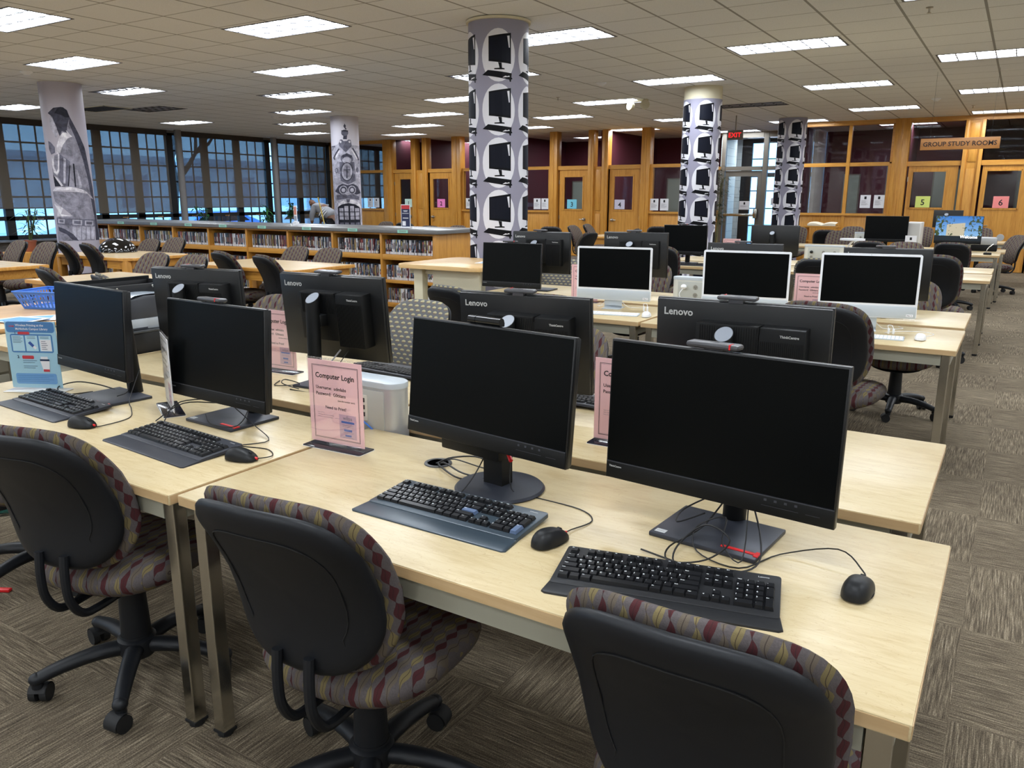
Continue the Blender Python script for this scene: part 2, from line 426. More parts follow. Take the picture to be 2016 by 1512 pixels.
# troffers
def troffer_mesh(kind):
    fr = MB(); w, h = LX, LY
    for a in ((-w, w, -h, -h + .022), (-w, w, h - .022, h), (-w, -w + .022, -h, h), (w - .022, w, -h, h)): fr.box(*a, -.004, .006)
    for a in ((-w, w, -h - .001, -h + .003), (-w, w, h - .003, h + .001), (-w - .001, -w + .003, -h, h), (w - .003, w + .001, -h, h)): fr.box(*a, .0, .09)
    for j in (-h / 3, h / 3): fr.box(-w, w, j - .007, j + .007, .001, .012)
    for i in range(1, 6): x = -w + 2 * w * i / 6; fr.box(x - .006, x + .006, -h, h, .001, .012)
    top = MB(); top.box(-w, w, -h, h, .09, .10)
    y0 = -h + .02
    if kind == 'half': y0 = -h / 3
    le = MB(); le.poly([(-w, y0, .014), (-w, h - .01, .014), (w, h - .01, .014), (w, y0, .014)])
    off = None
    if kind == 'half':
        off = MB(); off.poly([(-w, -h, .02), (-w, y0, .02), (w, y0, .02), (w, -h, .02)])
    return fr, top, le, off
TROF = {}
def make_troffer(kind):
    t = thing('ceiling_light', '', 'ceiling light')
    fr, top, le, off = troffer_mesh(kind)
    fr.build('louver_frame', mat('troffer_frame', (96, 96, 100), .5), t, smooth=False)
    top.build('housing', M_LENS_OFF, t, smooth=False)
    le.build('diffuser', M_LENS_OFF if kind == 'off' else M_LAMP, t, smooth=False)
    if off: off.build('unlit_diffuser', M_LENS_OFF, t, smooth=False)
    return t
for k, x, y in spots:
    kind = 'half' if any(k == a and abs(y - c) < .3 for a, c in DARK_HALF) else 'off' if any(k == a and abs(y - c) < .3 for a, c in UNLIT) else 'lit'
    if kind not in TROF: o = TROF[kind] = make_troffer(kind)
    else: o = copy_tree(TROF[kind])
    where = 'by the study rooms' if y > 16.9 else 'near the window wall' if x < -13 else 'above the reading tables' if x < -7.5 else 'above the computer tables' if x < -1.5 else 'above the right aisle'
    dist = 'far away' if y > 12.5 else 'in mid distance' if y > 6.5 else 'nearby'
    sw = {'lit': 'lit recessed ceiling light', 'half': 'half lit ceiling light with a grey near strip', 'off': 'unlit grey recessed ceiling light'}[kind]
    place(o, (x, y, CEIL), 0, '%s %s, %s' % (sw, where, dist), 'ceiling lights: %s %s %s' % (sw, where, dist))

def ceil_round(name, label, cat, x, y, prof, m, group=None):
    b = MB(); b.lathe(prof, 20); o = b.build(name, m, None, loc=(x, y, CEIL)); return setp(o, label, cat, group)
SM = [(0, -.045), (.035, -.045), (.05, -.03), (.062, -.02), (.075, -.012), (.078, 0), (0, 0)]
ceil_round('smoke_detector', 'round smoke detector on ceiling right of the near central column', 'smoke detector', -5.5, 11.19, SM, M_WHITE)
ceil_round('smoke_detector', 'round smoke detector on ceiling above the group study rooms sign area', 'smoke detector', -1.48, 15.91, SM, M_WHITE)
ceil_round('smoke_detector', 'round smoke detector on ceiling just above the praying figure column', 'smoke detector', -11.66, 6.14, SM, M_WHITE)
ceil_round('smoke_detector', 'small round smoke detector on ceiling left of the stone facade column', 'smoke detector', -13.64, 12.21, SM, M_WHITE)
for x, y, l in ((-.92, 8.4, 'tiny brass sprinkler head on ceiling near the right aisle'), (-6.9, 12.4, 'tiny sprinkler head between two ceiling lights in the middle'), (-1.0, 17.4, 'tiny sprinkler head close to the right partition')):
    ceil_round('sprinkler_head', l, 'sprinkler', x, y, [(0, -.05), (.02, -.048), (.008, -.04), (.008, -.01), (.03, -.006), (.03, 0)], M_BRASS)
# emergency twin spotlights
t = thing('emergency_light', 'twin headed emergency spotlight on ceiling near the checked column', 'emergency light', (-5.85, 13.4, CEIL))
b = MB(); b.box(-.16, .16, -.05, .05, -.03, 0, bev=.008); b.build('mounting_bar', M_CREAM, t)
for s in (-.13, .13):
    b = MB(); b.lathe([(0, -.05), (.05, -.05), (.075, -.01), (.08, .03), (.07, .032), (0, .02)], 20, 0, T(s, -.05, -.10) @ RX(80) @ RY(s * 200))
    b.cyl(s, 0, -.09, -.02, .012); b.build('lamp_head', M_CREAM, t)
# return air grille
t = thing('ceiling_vent', 'dark square air vent in ceiling beside the praying figure column', 'vent', (-15.3, 9.35, CEIL))
b = MB()
for k in range(9): b.box(-.58, .58, -.26 + k * .06, -.25 + k * .06, -.008, .02, 0, None)
b.build('louvre_slats', mat('vent_grey', (92, 90, 88), .5), t, smooth=False)
b = MB()
for a in ((-.61, .61, -.30, -.27), (-.61, .61, .27, .30), (-.61, -.58, -.3, .3), (.58, .61, -.3, .3)): b.box(*a, -.01, .0)
b.box(-.58, .58, -.27, .27, -.003, -.001, 1); b.build('vent_frame', [M_CREAM, M_RUBBER], t, smooth=False)

# ------------------------------------------------------------------ window wall on the left (x = XW)
SHADE_B = [(-3.5, .2, 1.28), (.3, 3.4, 1.28), (3.5, 6.6, 1.28), (6.75, 10.30, 1.27), (10.42, 13.12, 1.14), (13.42, 16.22, 1.24), (16.55, 18.70, 1.50), (18.9, 21.6, 1.50)]
SILL = .58
b = MB(); b.box(XW - .3, XW, YS, 24.5, 0, SILL); b.box(XW - .3, XW, YS, 24.5, 3.10, CEIL + .1)
struct('wall_left', b, mat('grey_wall', (110, 106, 102), .8), smooth=False)
b = MB(); b.box(XW - .05, XW + .22, YS, YP + 3.5, SILL - .04, SILL); struct('trim_1', b, mat('grey_sill', (104, 108, 116), .4), smooth=False)
wi = 0
edges = [(-7.5, -3.6), (-3.6, .25), (.25, 3.45), (3.45, 6.68), (6.68, 10.36), (10.36, 13.24), (13.24, 16.42), (16.42, 18.85), (18.85, 22.4)]
for (y0, y1) in edges:
    wi += 1
    fr = MB(); x0, x1 = XW - .16, XW - .06; z0, z1 = SILL, 3.10
    nb = max(2, round((y1 - y0) / 1.08)); bw = (y1 - y0) / nb
    for k in range(nb + 1):
        y = y0 + k * bw; fr.box(x0, x1, max(y - .09, y0), min(y + .09, y1), z0, z1)
    for z, hh in ((SILL + .04, .05), (1.035, .045), (3.08, .04)): fr.box(x0, x1, y0, y1, z - hh, z + hh)
    for k in range(nb):
        ya = y0 + k * bw + .09; yb = y0 + (k + 1) * bw - .09
        for q in (1, 2): y = ya + (yb - ya) * q / 3; fr.box(x0 + .04, x1 - .04, y - .016, y + .016, z0, z1)
        for z in (1.5, 1.89, 2.28, 2.67): fr.box(x0 + .04, x1 - .04, ya, yb, z - .019, z + .019)
    root = struct('window_%d' % wi, fr, M_DARKFRAME, smooth=False)
    g = MB(); g.box(XW - .115, XW - .11, y0, y1, z0, z1); g.build('window_pane', M_GLASS, root, smooth=False)
    h = MB()
    for k in range(nb):
        yc = y0 + (k + .5) * bw; h.box(XW - .06, XW - .03, yc - .07, yc + .07, 1.0, 1.02); h.box(XW - .06, XW - .02, yc + .05, yc + .07, .98, 1.03)
    h.build('window_handle', M_STEEL, root, smooth=False)
names = ['farthest back beside the camera', 'second from the camera', 'third from the camera', 'left of the praying figure column', 'right of the praying figure column', 'between the two grey pipes', 'behind the cleaner, raised highest', 'inside corner study room']
for i, (y0, y1, zb) in enumerate(SHADE_B):
    t = thing('roller_shade', 'grey brown mesh roller shade %s' % names[i], 'window shade', (XW, (y0 + y1) / 2, zb)); hw = (y1 - y0) / 2
    b = MB(); b.poly([(-.02, -hw, 0), (-.02, hw, 0), (-.02, hw, 3.08 - zb), (-.02, -hw, 3.08 - zb)]); b.build('shade_cloth', M_SHADE, t, smooth=False)
    b = MB(); b.box(-.028, -.012, -hw, hw, -.025, .0); b.build('bottom_bar', mat('shade_bar', (84, 78, 70), .5), t, smooth=False)
    b = MB(); b.box(-.06, .04, -hw, hw, 3.03 - zb, 3.155 - zb); b.build('cassette', mat('shade_cassette', (50, 44, 40), .6), t, smooth=False)
for k, y in enumerate((13.27, 16.39, 6.67, 10.36)[:2]):
    b = MB(); b.cyl(0, 0, .0, CEIL, .085, n=24); o = b.build('grey_pipe', M_PIPE, None, loc=(XW + .26, y, 0))
    setp(o, 'round grey steel pipe standing between two window shades, %s' % ('the nearer one' if k == 0 else 'the farther one by the plants'), 'pipe')

# outdoors beyond the windows
b = MB(); b.poly([(-90, -30, -.4), (XW - .3, -30, -.4), (XW - .3, 60, -.4), (-90, 60, -.4)])
b.poly([(XW - .3, 24.6, -.4), (30, 24.6, -.4), (30, 60, -.4), (XW - .3, 60, -.4)])
struct('ground_outside', b, mat('parking_asphalt', (170, 182, 194), .8), smooth=False)
def car(x, y, rz, colour, label):
    t = thing('parked_car', label, 'car', (x, y, -.4), rz)
    prof = [(-2.2, .45), (-2.15, .8), (-1.3, .92), (-.7, 1.35), (.9, 1.38), (1.6, .98), (2.15, .9), (2.22, .45)]
    b = MB(); b.prism([(p[0], p[1]) for p in prof] , -.85, .85, 0, RX(90), .08); b.build('car_body', colour, t)
    b = MB(); b.prism([(-1.15, .95), (-.65, 1.29), (.85, 1.31), (1.4, .98)], -.86, .86, 0, RX(90)); b.build('car_window', M_SCREEN, t)
    for sx in (-1.4, 1.4):
        for sy in (-.78, .78):
            b = MB(); b.cyl(0, 0, -.1, .1, .33, n=20, M=T(sx, sy, .33) @ RX(90)); b.build('wheel', M_RUBBER, t)
car(-27, 15.5, 90, mat('car_white', (214, 220, 226), .3), 'white car parked outside nearest the right windows')
car(-27.5, 20.8, 90, mat('car_blue', (60, 110, 190), .3), 'blue car parked outside beyond the white car')
car(-28, 25.6, 90, mat('car_silver', (170, 176, 184), .3), 'silver car parked outside behind the cleaner')
car(-26, 9.0, 90, mat('car_navy', (60, 80, 130), .3), 'navy car parked outside at the far left')
def tree(x, y, s, label):
    t = thing('bare_tree', label, 'tree', (x, y, -.4)); rnd = random.Random(int(x * 7 + y)); b = MB()
    def br(p, d, L, r, n):
        q = p + d * L; b.tube([p, (p + q) / 2 + Vector((rnd.uniform(-.1, .1), rnd.uniform(-.1, .1), 0)) * L, q], r, 6, r2=r * .6)
        if n:
            for _ in range(3): br(q, (d + Vector((rnd.uniform(-.8, .8), rnd.uniform(-.8, .8), rnd.uniform(-.1, .5)))).normalized(), L * .68, r * .6, n - 1)
    br(Vector((0, 0, 0)), Vector((0, 0, 1)), 2.2 * s, .2 * s, 4); b.build('trunk_and_branches', mat('bark', (52, 46, 44), .9), t)
tree(-31, 22, 1.1, 'leafless tree outside seen through the shade between the pipes'); tree(-33, 10, 1.2, 'leafless tree outside seen through the left shade'); tree(-30, 31, 1.0, 'leafless tree outside beyond the cleaner')
t = thing('distant_building', 'long pale building across the car park', 'building', (-52, 16, -.4))
b = MB(); b.box(0, 6, -26, 34, 0, 4.0); b.build('building_wall', mat('far_building', (226, 234, 242), .8), t, smooth=False)
for k in range(14):
    b = MB(); b.box(6, 6.06, -24 + k * 4.1, -22.2 + k * 4.1, 1.3, 3.2); b.build('building_window', mat('far_window', (150, 168, 190), .6), t, smooth=False)
b = MB(); b.box(-.3, 6.5, -26.3, 34.3, 4.0, 4.3); b.build('roof_edge', mat('far_roof', (190, 200, 214), .8), t, smooth=False)

# ------------------------------------------------------------------ oak partition with study rooms 1-4 (y = YP)
H1, H2 = 2.27, 1.17      # head rail, sill rail
ti = [1]
def post(x0, x1, y=YP, z1=CEIL, d=.12):
    ti[0] += 1; b = MB(); b.box(x0, x1, y - d, y + d, 0, z1, bev=.006)
    b.box(x0 + (x1 - x0) * .42, x0 + (x1 - x0) * .58, y - d - .012, y - d, 0, z1); return struct('trim_%d' % ti[0], b, M_OAK)
wn_i = [wi]
def lite(x0, x1, y=YP, mull=(), upper=False, zt=H1, lo=True):
    wn_i[0] += 1; b = MB(); d = .05
    b.box(x0, x1, y - d, y + d, zt - .05, zt + .03, 1); b.box(x0, x1, y - d - .03, y + d, H2 - .05, H2, 1)
    b.box(x0, x0 + .07, y - d + .003, y + d - .003, H2 + .0005, zt - .0505); b.box(x1 - .07, x1, y - d + .003, y + d - .003, H2 + .0005, zt - .0505)
    for m_ in mull: b.box(m_ - .035, m_ + .035, y - d - .006, y + d - .006, 0, (zt if not upper else CEIL) - .002)
    root = struct('window_%d' % wn_i[0], b, [M_OAK, M_OAKX])
    p = MB(); p.box(x0, x1, y - .03, y + .03, 0, H2 - .05); p.box(x0 + .05, x1 - .05, y - .037, y - .03, .1, H2 - .1, 0, None, .004); p.build('wood_panel', M_OAK, root)
    g = MB(); g.box(x0 + .05, x1 - .05, y - .004, y + .004, H2, zt - .05); g.build('window_pane', M_GLASS, root, smooth=False)
    if upper:
        u = MB(); u.box(x0, x1, y - .05, y + .05, CEIL - .1, CEIL - .001); u.box(x0, x0 + .05, y - .05, y + .05, zt, CEIL); u.box(x1 - .05, x1, y - .05, y + .05, zt, CEIL); u.build('transom_frame', M_OAKX, root)
        g = MB(); g.box(x0 + .02, x1 - .02, y - .004, y + .004, zt + .03, CEIL - .1); g.build('window_pane', M_GLASS, root, smooth=False)
    return root
dr_i = [0]
def door(x0, x1, gx0, gx1, y=YP, hinge='l', zt=H1, gz0=1.2, gz1=2.03, upper=False):
    dr_i[0] += 1; d = .025; zd = zt - .07
    b = MB(); b.box(x0, gx0, y - d, y + d, .01, zd); b.box(gx1, x1, y - d, y + d, .01, zd)
    b.box(gx0, gx1, y - d, y + d, .01, gz0); b.box(gx0, gx1, y - d, y + d, gz1, zd)
    for a in ((gx0 - .02, gx0 + .012, gz0 - .02, gz1 + .02), (gx1 - .012, gx1 + .02, gz0 - .02, gz1 + .02), (gx0, gx1, gz0 - .025, gz0 + .01), (gx0, gx1, gz1 - .01, gz1 + .02)):
        b.box(a[0], a[1], y - d - .012, y - d, a[2], a[3])
    root = struct('door_%d' % dr_i[0], b, M_OAK, smooth=False)
    f = MB(); f.box(x0 - .04, x1 + .04, y - .05, y + .05, zd, zt + .03); f.build('head_rail', M_OAKX, root)
    g = MB(); g.box(gx0, gx1, y - .004, y + .004, gz0, gz1); g.build('window_pane', M_GLASS, root, smooth=False)
    hx = x1 - .10 if hinge == 'l' else x0 + .10; s = 1 if hinge == 'l' else -1
    h = MB(); h.cyl(0, 0, 0, .012, .04, M=T(hx, y - d, .95) @ FRONT); h.cyl(0, 0, .0, .05, .012, M=T(hx, y - d, .95) @ FRONT)
    h.ellipsoid((hx, y - d - .065, .95), (.032, .028, .032)); h.tube([(hx, y - d - .055, .95), (hx - .12 * s, y - d - .06, .95)], .011)
    h.build('door_handle', M_BRASS, root)
    for z in (.5, 1.0, 1.9):
        k = MB(); xh = x0 if hinge == 'l' else x1; k.cyl(xh, y - d - .006, z - .05, z + .05, .01, n=10); k.build('hinge', M_BRASS, root)
    if upper:
        u = MB(); u.box(x0 - .02, x1 + .02, y - .05, y + .05, CEIL - .1, CEIL - .001); u.build('transom_frame', M_OAKX, root)
        g = MB(); g.box(x0 - .02, x1 + .02, y - .004, y + .004, zt + .03, CEIL - .1); g.build('window_pane', M_GLASS, root, smooth=False)
    return root
lite(-18.6, -16.35, mull=(-17.45,), upper=True)
post(-16.35, -16.02); door(-15.98, -15.30, -15.78, -15.36, hinge='l')
def pilaster(x0, x1, y=YP, zt=H1):
    ti[0] += 1; b = MB(); w = .16 if y == YP else .1
    b.box(x0, x1, y - .05, y + .05, 0, zt); b.box(x0 + .2, x1 - .2, y - .062, y - .05, .1, 1.10, 0, None, .004); b.box(x0 + .2, x1 - .2, y - .062, y - .05, 1.18, zt - .08, 0, None, .004)
    for xa in (x0, x1 - w): b.box(xa, xa + w, y - .12, y + .12, 0, CEIL, bev=.006); b.box(xa + w * .4, xa + w * .6, y - .13, y - .12, 0, CEIL)
    return struct('trim_%d' % ti[0], b, M_OAK)
pilaster(-15.27, -14.70)
door(-14.66, -13.84, -14.55, -13.98, hinge='r')
post(-13.80, -13.50); lite(-13.50, -12.35)
post(-12.35, -12.12); lite(-12.12, -10.62)
post(-10.62, -10.40); door(-10.36, -9.52, -10.22, -9.67, hinge='l')
pilaster(-9.50, -8.95); door(-8.92, -8.08, -8.80, -8.27, hinge='r')
post(-8.05, -7.82); lite(-7.82, -6.95)
# glazed side of room 4 toward the exit
ti[0] += 1; b = MB(); b.box(-7.0, -6.9, YP, YX, 0, H2); b.box(-7.0, -6.9, YP, YX, H1 - .05, H1 + .03); b.box(-7.0, -6.9, YP + 1.2, YP + 1.28, 0, H1); b.box(-7.0, -6.88, YP - .05, YP + .06, 0, H1)
struct('trim_%d' % ti[0], b, M_OAK)
wn_i[0] += 1; b = MB(); b.box(-6.955, -6.945, YP, YX, H2, H1); struct('window_%d' % wn_i[0], b, M_GLASS, smooth=False)
# rooms 5, 6 and more to the right (y = YQ)
ti[0] += 1; b = MB(); b.box(-4.72, XE, YQ - .08, YQ + .05, CEIL - .09, CEIL - .001); struct('trim_%d' % ti[0], b, M_OAKX)
H1b = 2.24
lite(-4.72, -2.52, y=YQ, mull=(-3.42,), upper=True, zt=H1b)
post(-2.52, -2.22, y=YQ); door(-2.18, -1.24, -2.10, -1.45, y=YQ, hinge='l', upper=True, zt=H1b, gz0=1.30, gz1=2.06)
def wide_pilaster(x0, x1, y=YQ):
    ti[0] += 1; b = MB(); b.box(x0, x1, y - .06, y + .05, 0, CEIL - .09)
    for z0, z1 in ((.1, 2.10), (2.24, 2.62), (2.68, 3.02)): b.box(x0 + .1, x1 - .1, y - .072, y - .06, z0, z1, 0, None, .005)
    for xa in (x0, x1 - .07): b.box(xa, xa + .07, y - .10, y + .05, 0, CEIL - .09, bev=.005)
    return struct('trim_%d' % ti[0], b, M_OAK)
wide_pilaster(-1.20, -.84); door(-.80, .14, -.72, -.10, y=YQ, hinge='r', upper=True, zt=H1b, gz0=1.30, gz1=2.06)
post(.18, .48, y=YQ); lite(.48, 2.2, y=YQ, mull=(1.3,), upper=True, zt=H1b); post(2.2, 2.5, y=YQ); lite(2.5, XE - .02, y=YQ, mull=(3.8,), upper=True, zt=H1b)
ti[0] += 1; b = MB(); b.box(-4.72, -4.63, YQ + .06, YX - .07, 0, CEIL); struct('trim_%d' % ti[0], b, M_MAROON)
# maroon walls inside the rooms
b = MB(); b.box(XW, -6.9, YB, YB + .1, 0, CEIL); b.box(-4.5, XE, YB, YB + .1, 0, CEIL); struct('wall_back', b, M_MAROON, smooth=False)
b = MB()
for x in (-16.1, -15.0, -12.2, -9.22): b.box(x - .05, x + .05, YP + .15, YB, 0, CEIL)
for x in (-2.42, -1.02, .35): b.box(x - .05, x + .05, YQ + .15, YB, 0, CEIL)
struct('wall_between_rooms', b, M_MAROON, smooth=False)
def wboard(x0, x1, z0, z1, y, label, yaw=0):
    t = thing('whiteboard', label, 'whiteboard', ((x0 + x1) / 2, y, z0)); w = (x1 - x0) / 2
    b = MB(); b.box(-w, w, -.02, 0, 0, z1 - z0); b.build('board_surface', mat('board_grey', (150, 160, 150), .35), t, smooth=False)
    b = MB()
    for a in ((-w, w, 0, .03), (-w, w, z1 - z0 - .03, z1 - z0), (-w, -w + .03, 0, z1 - z0), (w - .03, w, 0, z1 - z0)): b.box(a[0], a[1], -.03, -.01, a[2], a[3])
    b.box(-w, w, -.09, -.02, -.02, 0); b.build('board_frame', M_ALU, t, smooth=False)
wboard(-14.3, -12.6, .9, 1.95, YB - .01, 'grey whiteboard on maroon wall behind door two')
wboard(-12.4 + .5, -10.9, .9, 2.0, YB - .01, 'pale whiteboard behind the glass left of door three')
wboard(-11.6 + 1.0, -9.9, .9, 2.15, 20.8, 'patterned board seen through the pane of door three')
wboard(-9.0 + .2, -7.6, .8, 2.05, YB - .01, 'pale whiteboard seen through door four')
wboard(-4.0, -3.6, .8, 2.1, YB - .01, 'narrow grey board behind the glass beside the exit column')
wboard(-3.3 + .3, -2.5, .9, 2.3, YB - .01, 'beige board behind glass left of door five')
wboard(-2.1 + .15, -1.15, 1.0, 2.2, YB - .01, 'grey green whiteboard seen through the pane of door five')
wboard(-.2, .3, 1.0, 2.2, YB - .01, 'whiteboard edge seen through the pane of door six')

# glazed exit wall (y = YX)
dr_i[0] += 1
b = MB()
for x0, x1 in ((-6.9, -6.80), (-5.82, -5.70), (-4.72, -4.62)): b.box(x0, x1, YX - .06, YX + .06, 0, CEIL)
for z0, z1 in ((2.20, 2.30), (3.02, CEIL)): b.box(-6.79, -5.83, YX - .055, YX + .055, z0, z1); b.box(-5.69, -4.73, YX - .055, YX + .055, z0, z1)
b.box(-5.69, -4.73, YX - .055, YX + .055, 0, .4); struct('trim_%d' % (ti[0] + 1), b, M_ALU, smooth=False); ti[0] += 1
wn_i[0] += 1; b = MB(); b.box(-6.80, -5.82, YX - .005, YX + .005, 2.30, 3.02); b.box(-5.70, -4.72, YX - .005, YX + .005, .4, 2.20); b.box(-5.70, -4.72, YX - .005, YX + .005, 2.30, 3.02)
struct('window_%d' % wn_i[0], b, M_GLASS, smooth=False)
b = MB(); x0, x1 = -6.785, -5.835
b.box(x0, x0 + .09, YX - .03, YX + .03, .01, 2.19); b.box(x1 - .10, x1, YX - .03, YX + .03, .01, 2.19); b.box(x0 + .091, x1 - .101, YX - .028, YX + .028, .01, .25); b.box(x0 + .091, x1 - .101, YX - .028, YX + .028, 2.05, 2.19)
root = struct('door_%d' % dr_i[0], b, M_ALU, smooth=False)
b = MB(); b.box(x0 + .09, x1 - .10, YX - .004, YX + .004, .25, 2.05); b.build('window_pane', M_GLASS, root, smooth=False)
b = MB(); b.box(x0 + .02, x1 - .1, YX - .12, YX - .07, 1.03, 1.10, bev=.01); b.box(x1 - .13, x1 - .03, YX - .13, YX - .03, .98, 1.22, bev=.01); b.build('push_bar', M_STEEL, root)
# vestibule: pale block wall, black framed outside windows
def blockmat():
    m = mat('painted_block_wall', (150, 186, 190), .7); t = NT(m); co = t.coord()
    br = t.node('ShaderNodeTexBrick'); t.link(t.mapping(co, (1, 1, 1), (R(90), 0, 0)), br.inputs[0]); br.inputs['Scale'].default_value = 1.
    br.inputs['Brick Width'].default_value = .4; br.inputs['Row Height'].default_value = .2; br.inputs['Mortar Size'].default_value = .006
    br.inputs['Color1'].default_value = lin((226, 236, 234)); br.inputs['Color2'].default_value = lin((220, 232, 230)); br.inputs['Mortar'].default_value = lin((186, 200, 202))
    t.link(br.outputs[0], t.b.inputs['Base Color']); return m
b = MB(); b.box(-8.5, -7.16, 24.0, 24.1, 0, CEIL); b.box(-6.96, -6.86, YX + .06, 22.5, 0, CEIL); struct('wall_vestibule', b, blockmat(), smooth=False)
b = MB()
b.box(-7.155, -6.86, 24.0, 24.08, 0, CEIL)
for x in (-6.1, -5.3, -4.75): b.box(x - .04, x + .04, 24.0, 24.08, 0, CEIL)
for z in (.05, 2.15, 3.1): b.box(-6.85, -4.6, 24.005, 24.075, z - .06, z + .06)
for z in (.7, 1.2, 1.7, 2.6): b.box(-6.85, -4.6, 24.02, 24.05, z - .015, z + .015)
for x in (-6.48, -5.7, -5.0): b.box(x - .012, x + .012, 24.022, 24.048, 0, CEIL)
wn_i[0] += 1; root = struct('window_%d' % wn_i[0], b, M_DARKFRAME, smooth=False)
b = MB(); b.box(-7.1, -4.6, 24.03, 24.035, 0, CEIL); b.build('window_pane', M_GLASS, root, smooth=False)
b = MB(); b.box(-4.62, -4.52, YX + .07, 24.1, 0, CEIL); struct('wall_vestibule_side', b, M_WALL, smooth=False)

o = copy_tree(TROF['lit']); place(o, (-6.2, 22.95, CEIL - .02), 0, 'lit recessed ceiling light in vestibule beyond the exit door', 'ceiling lights: vestibule')
# exit sign
t = thing('exit_sign', 'red lit EXIT sign hanging from ceiling before the glass door', 'exit sign', (-5.24, 17.0, 2.68))
b = MB(); b.box(-.16, .16, -.025, .025, 0, .19, bev=.006); b.cyl(0, 0, .19, CEIL - 2.68, .012, n=8); b.build('sign_housing', mat('sign_grey', (120, 110, 100), .5), t)
b = MB(); b.text('EXIT', .13, T(0, -.027, .05) @ FRONT, 0, bold=.012); b.build('lettering', mat('exit_red', (255, 40, 40), .5, emit=(255, 30, 36), es=1.1), t, smooth=False)
# hanging wooden sign
t = thing('hanging_sign', 'long wooden sign reading GROUP STUDY ROOMS hanging from ceiling', 'sign', (-.83, 12.6, 2.15))
b = MB(); b.box(-.47, .47, -.012, .012, 0, .15, bev=.003); b.build('sign_board', wood('sign_wood', (176, 122, 66), (150, 98, 48), 'x', .4, 1.), t)
b = MB(); b.text('GROUP STUDY ROOMS', .083, T(0, -.0135, .046) @ FRONT, 0, bold=.02); b.build('lettering', mat('sign_brown', (34, 16, 12), .6), t, smooth=False)
for s in (-.36, .36):
    b = MB(); b.cyl(s, 0, .15, CEIL - 2.15, .0012, n=6); b.build('hanging_wire', M_GREYPL, t)

# numbered papers and notices on doors and panes
def paper(name, label, cat, x, y, z, w, h, m, lines=0, num=None, img=False, group=None, logo=False):
    t = thing(name, label, cat, (x, y, z), group=group)
    b = MB(); b.box(-w / 2, w / 2, -.0015, 0, 0, h); b.build('sheet', m, t, smooth=False)
    k = MB()
    if num: k.text(num, h * .72, T(0, -.0025, h * .22) @ FRONT, 0, bold=.015)
    if logo: k.poly([(-.025, -.0025, h - .09), (.02, -.0025, h - .09), (.02, -.0025, h - .03), (-.025, -.0025, h - .03)])
    rnd = random.Random(int(abs(x * 100)))
    for i in range(lines):
        zz = h - .12 - i * .014; ww = w * rnd.uniform(.4, .8); k.poly([(-w * .38, -.0025, zz), (-w * .38 + ww * .9, -.0025, zz), (-w * .38 + ww * .9, -.0025, zz + .004), (-w * .38, -.0025, zz + .004)], 1)
    if k.v: k.build('print', [M_INK, M_GREYINK], t, smooth=False)
    return t
nums = [('1', -15.46, YP - .04, 1.22, (206, 232, 220), 'pale green'), ('2', -14.25, YP - .04, 1.22, (236, 130, 190), 'bright pink'), ('3', -9.98, YP - .04, 1.22, (120, 200, 222), 'light blue'), ('4', -8.62, YP - .04, 1.22, (206, 202, 222), 'pale lilac'), ('5', -1.84, YQ - .04, 1.31, (216, 226, 120), 'yellow'), ('6', -.40, YQ - .04, 1.31, (240, 140, 136), 'salmon pink')]
for n, x, y, z, c, cn in nums: paper('door_number', '%s paper with number %s taped inside the door pane' % (cn, n), 'door number', x, y, z, .28, .235, mat('paper_' + cn.replace(' ', '_'), c, .6), num=n)
for x, l in ((-16.95, 'left notice sheet on the glass left of door one'), (-16.70, 'right notice sheet on the glass left of door one'), (-13.25, 'white notice sheet on glass right of door two'), (-11.02, 'left notice sheet on the glass left of door three'), (-10.78, 'right notice sheet on the glass left of door three'), (-7.68, 'left notice sheet on the glass right of door four'), (-7.42, 'right notice sheet on the glass right of door four')):
    paper('notice_sheet', l, 'notice', x, YP - .06, 1.2, .215, .28, M_WHITEPAPER, 8, logo=True)
for x, l in ((-2.98, 'left notice sheet on the glass left of door five'), (-2.70, 'right notice sheet on the glass left of door five')):
    paper('notice_sheet', l, 'notice', x, YQ - .06, 1.29, .215, .28, M_WHITEPAPER, 8, logo=True)
paper('door_notice', 'white arrow notice taped on glass of the exit door', 'notice', -6.22, YX - .05, 1.2, .28, .22, M_WHITEPAPER, 3, logo=True)
paper('window_notice', 'white notice on the side glass right of exit door', 'notice', -5.42, YX - .05, 1.32, .24, .18, M_WHITEPAPER, 2, logo=True)
t = thing('door_lettering', 'black number and wording stuck on the exit door glass', 'lettering', (-6.3, YX - .012, 1.50))
b = MB(); b.text('L138', .09, T(0, 0, .14) @ FRONT, 0, bold=.02); b.text('Please keep this door closed', .035, T(0, 0, 0) @ FRONT, 0); b.build('letters', M_INK, t, smooth=False)

# ================================================================== round columns with printed wraps
CR = .292
def wrap_add(mb, poly, mi, layer, ang0, r=CR, step=.035):
    """print a flat shape (arc length, height) onto the column surface"""
    b = bmesh.new(); vs = [b.verts.new((p[0], 0, p[1])) for p in poly]
    try: b.faces.new(vs)
    except ValueError: b.free(); return
    x0 = min(p[0] for p in poly); x1 = max(p[0] for p in poly); k = math.ceil(x0 / step)
    while k * step < x1:
        bmesh.ops.bisect_plane(b, geom=list(b.verts) + list(b.edges) + list(b.faces), plane_co=(k * step, 0, 0), plane_no=(1, 0, 0)); k += 1
    rr = r + .0006 + .0005 * layer
    for v in b.verts:
        a = ang0 + v.co.x / r; v.co = Vector((rr * math.cos(a), rr * math.sin(a), v.co.z))
    mb.bm(b, mi)
def ell(cx, cy, a, b_, n=28, a0=0, a1=360): return [(cx + a * math.cos(R(a0 + (a1 - a0) * i / n)), cy + b_ * math.sin(R(a0 + (a1 - a0) * i / n))) for i in range(n if a1 - a0 == 360 else n + 1)]
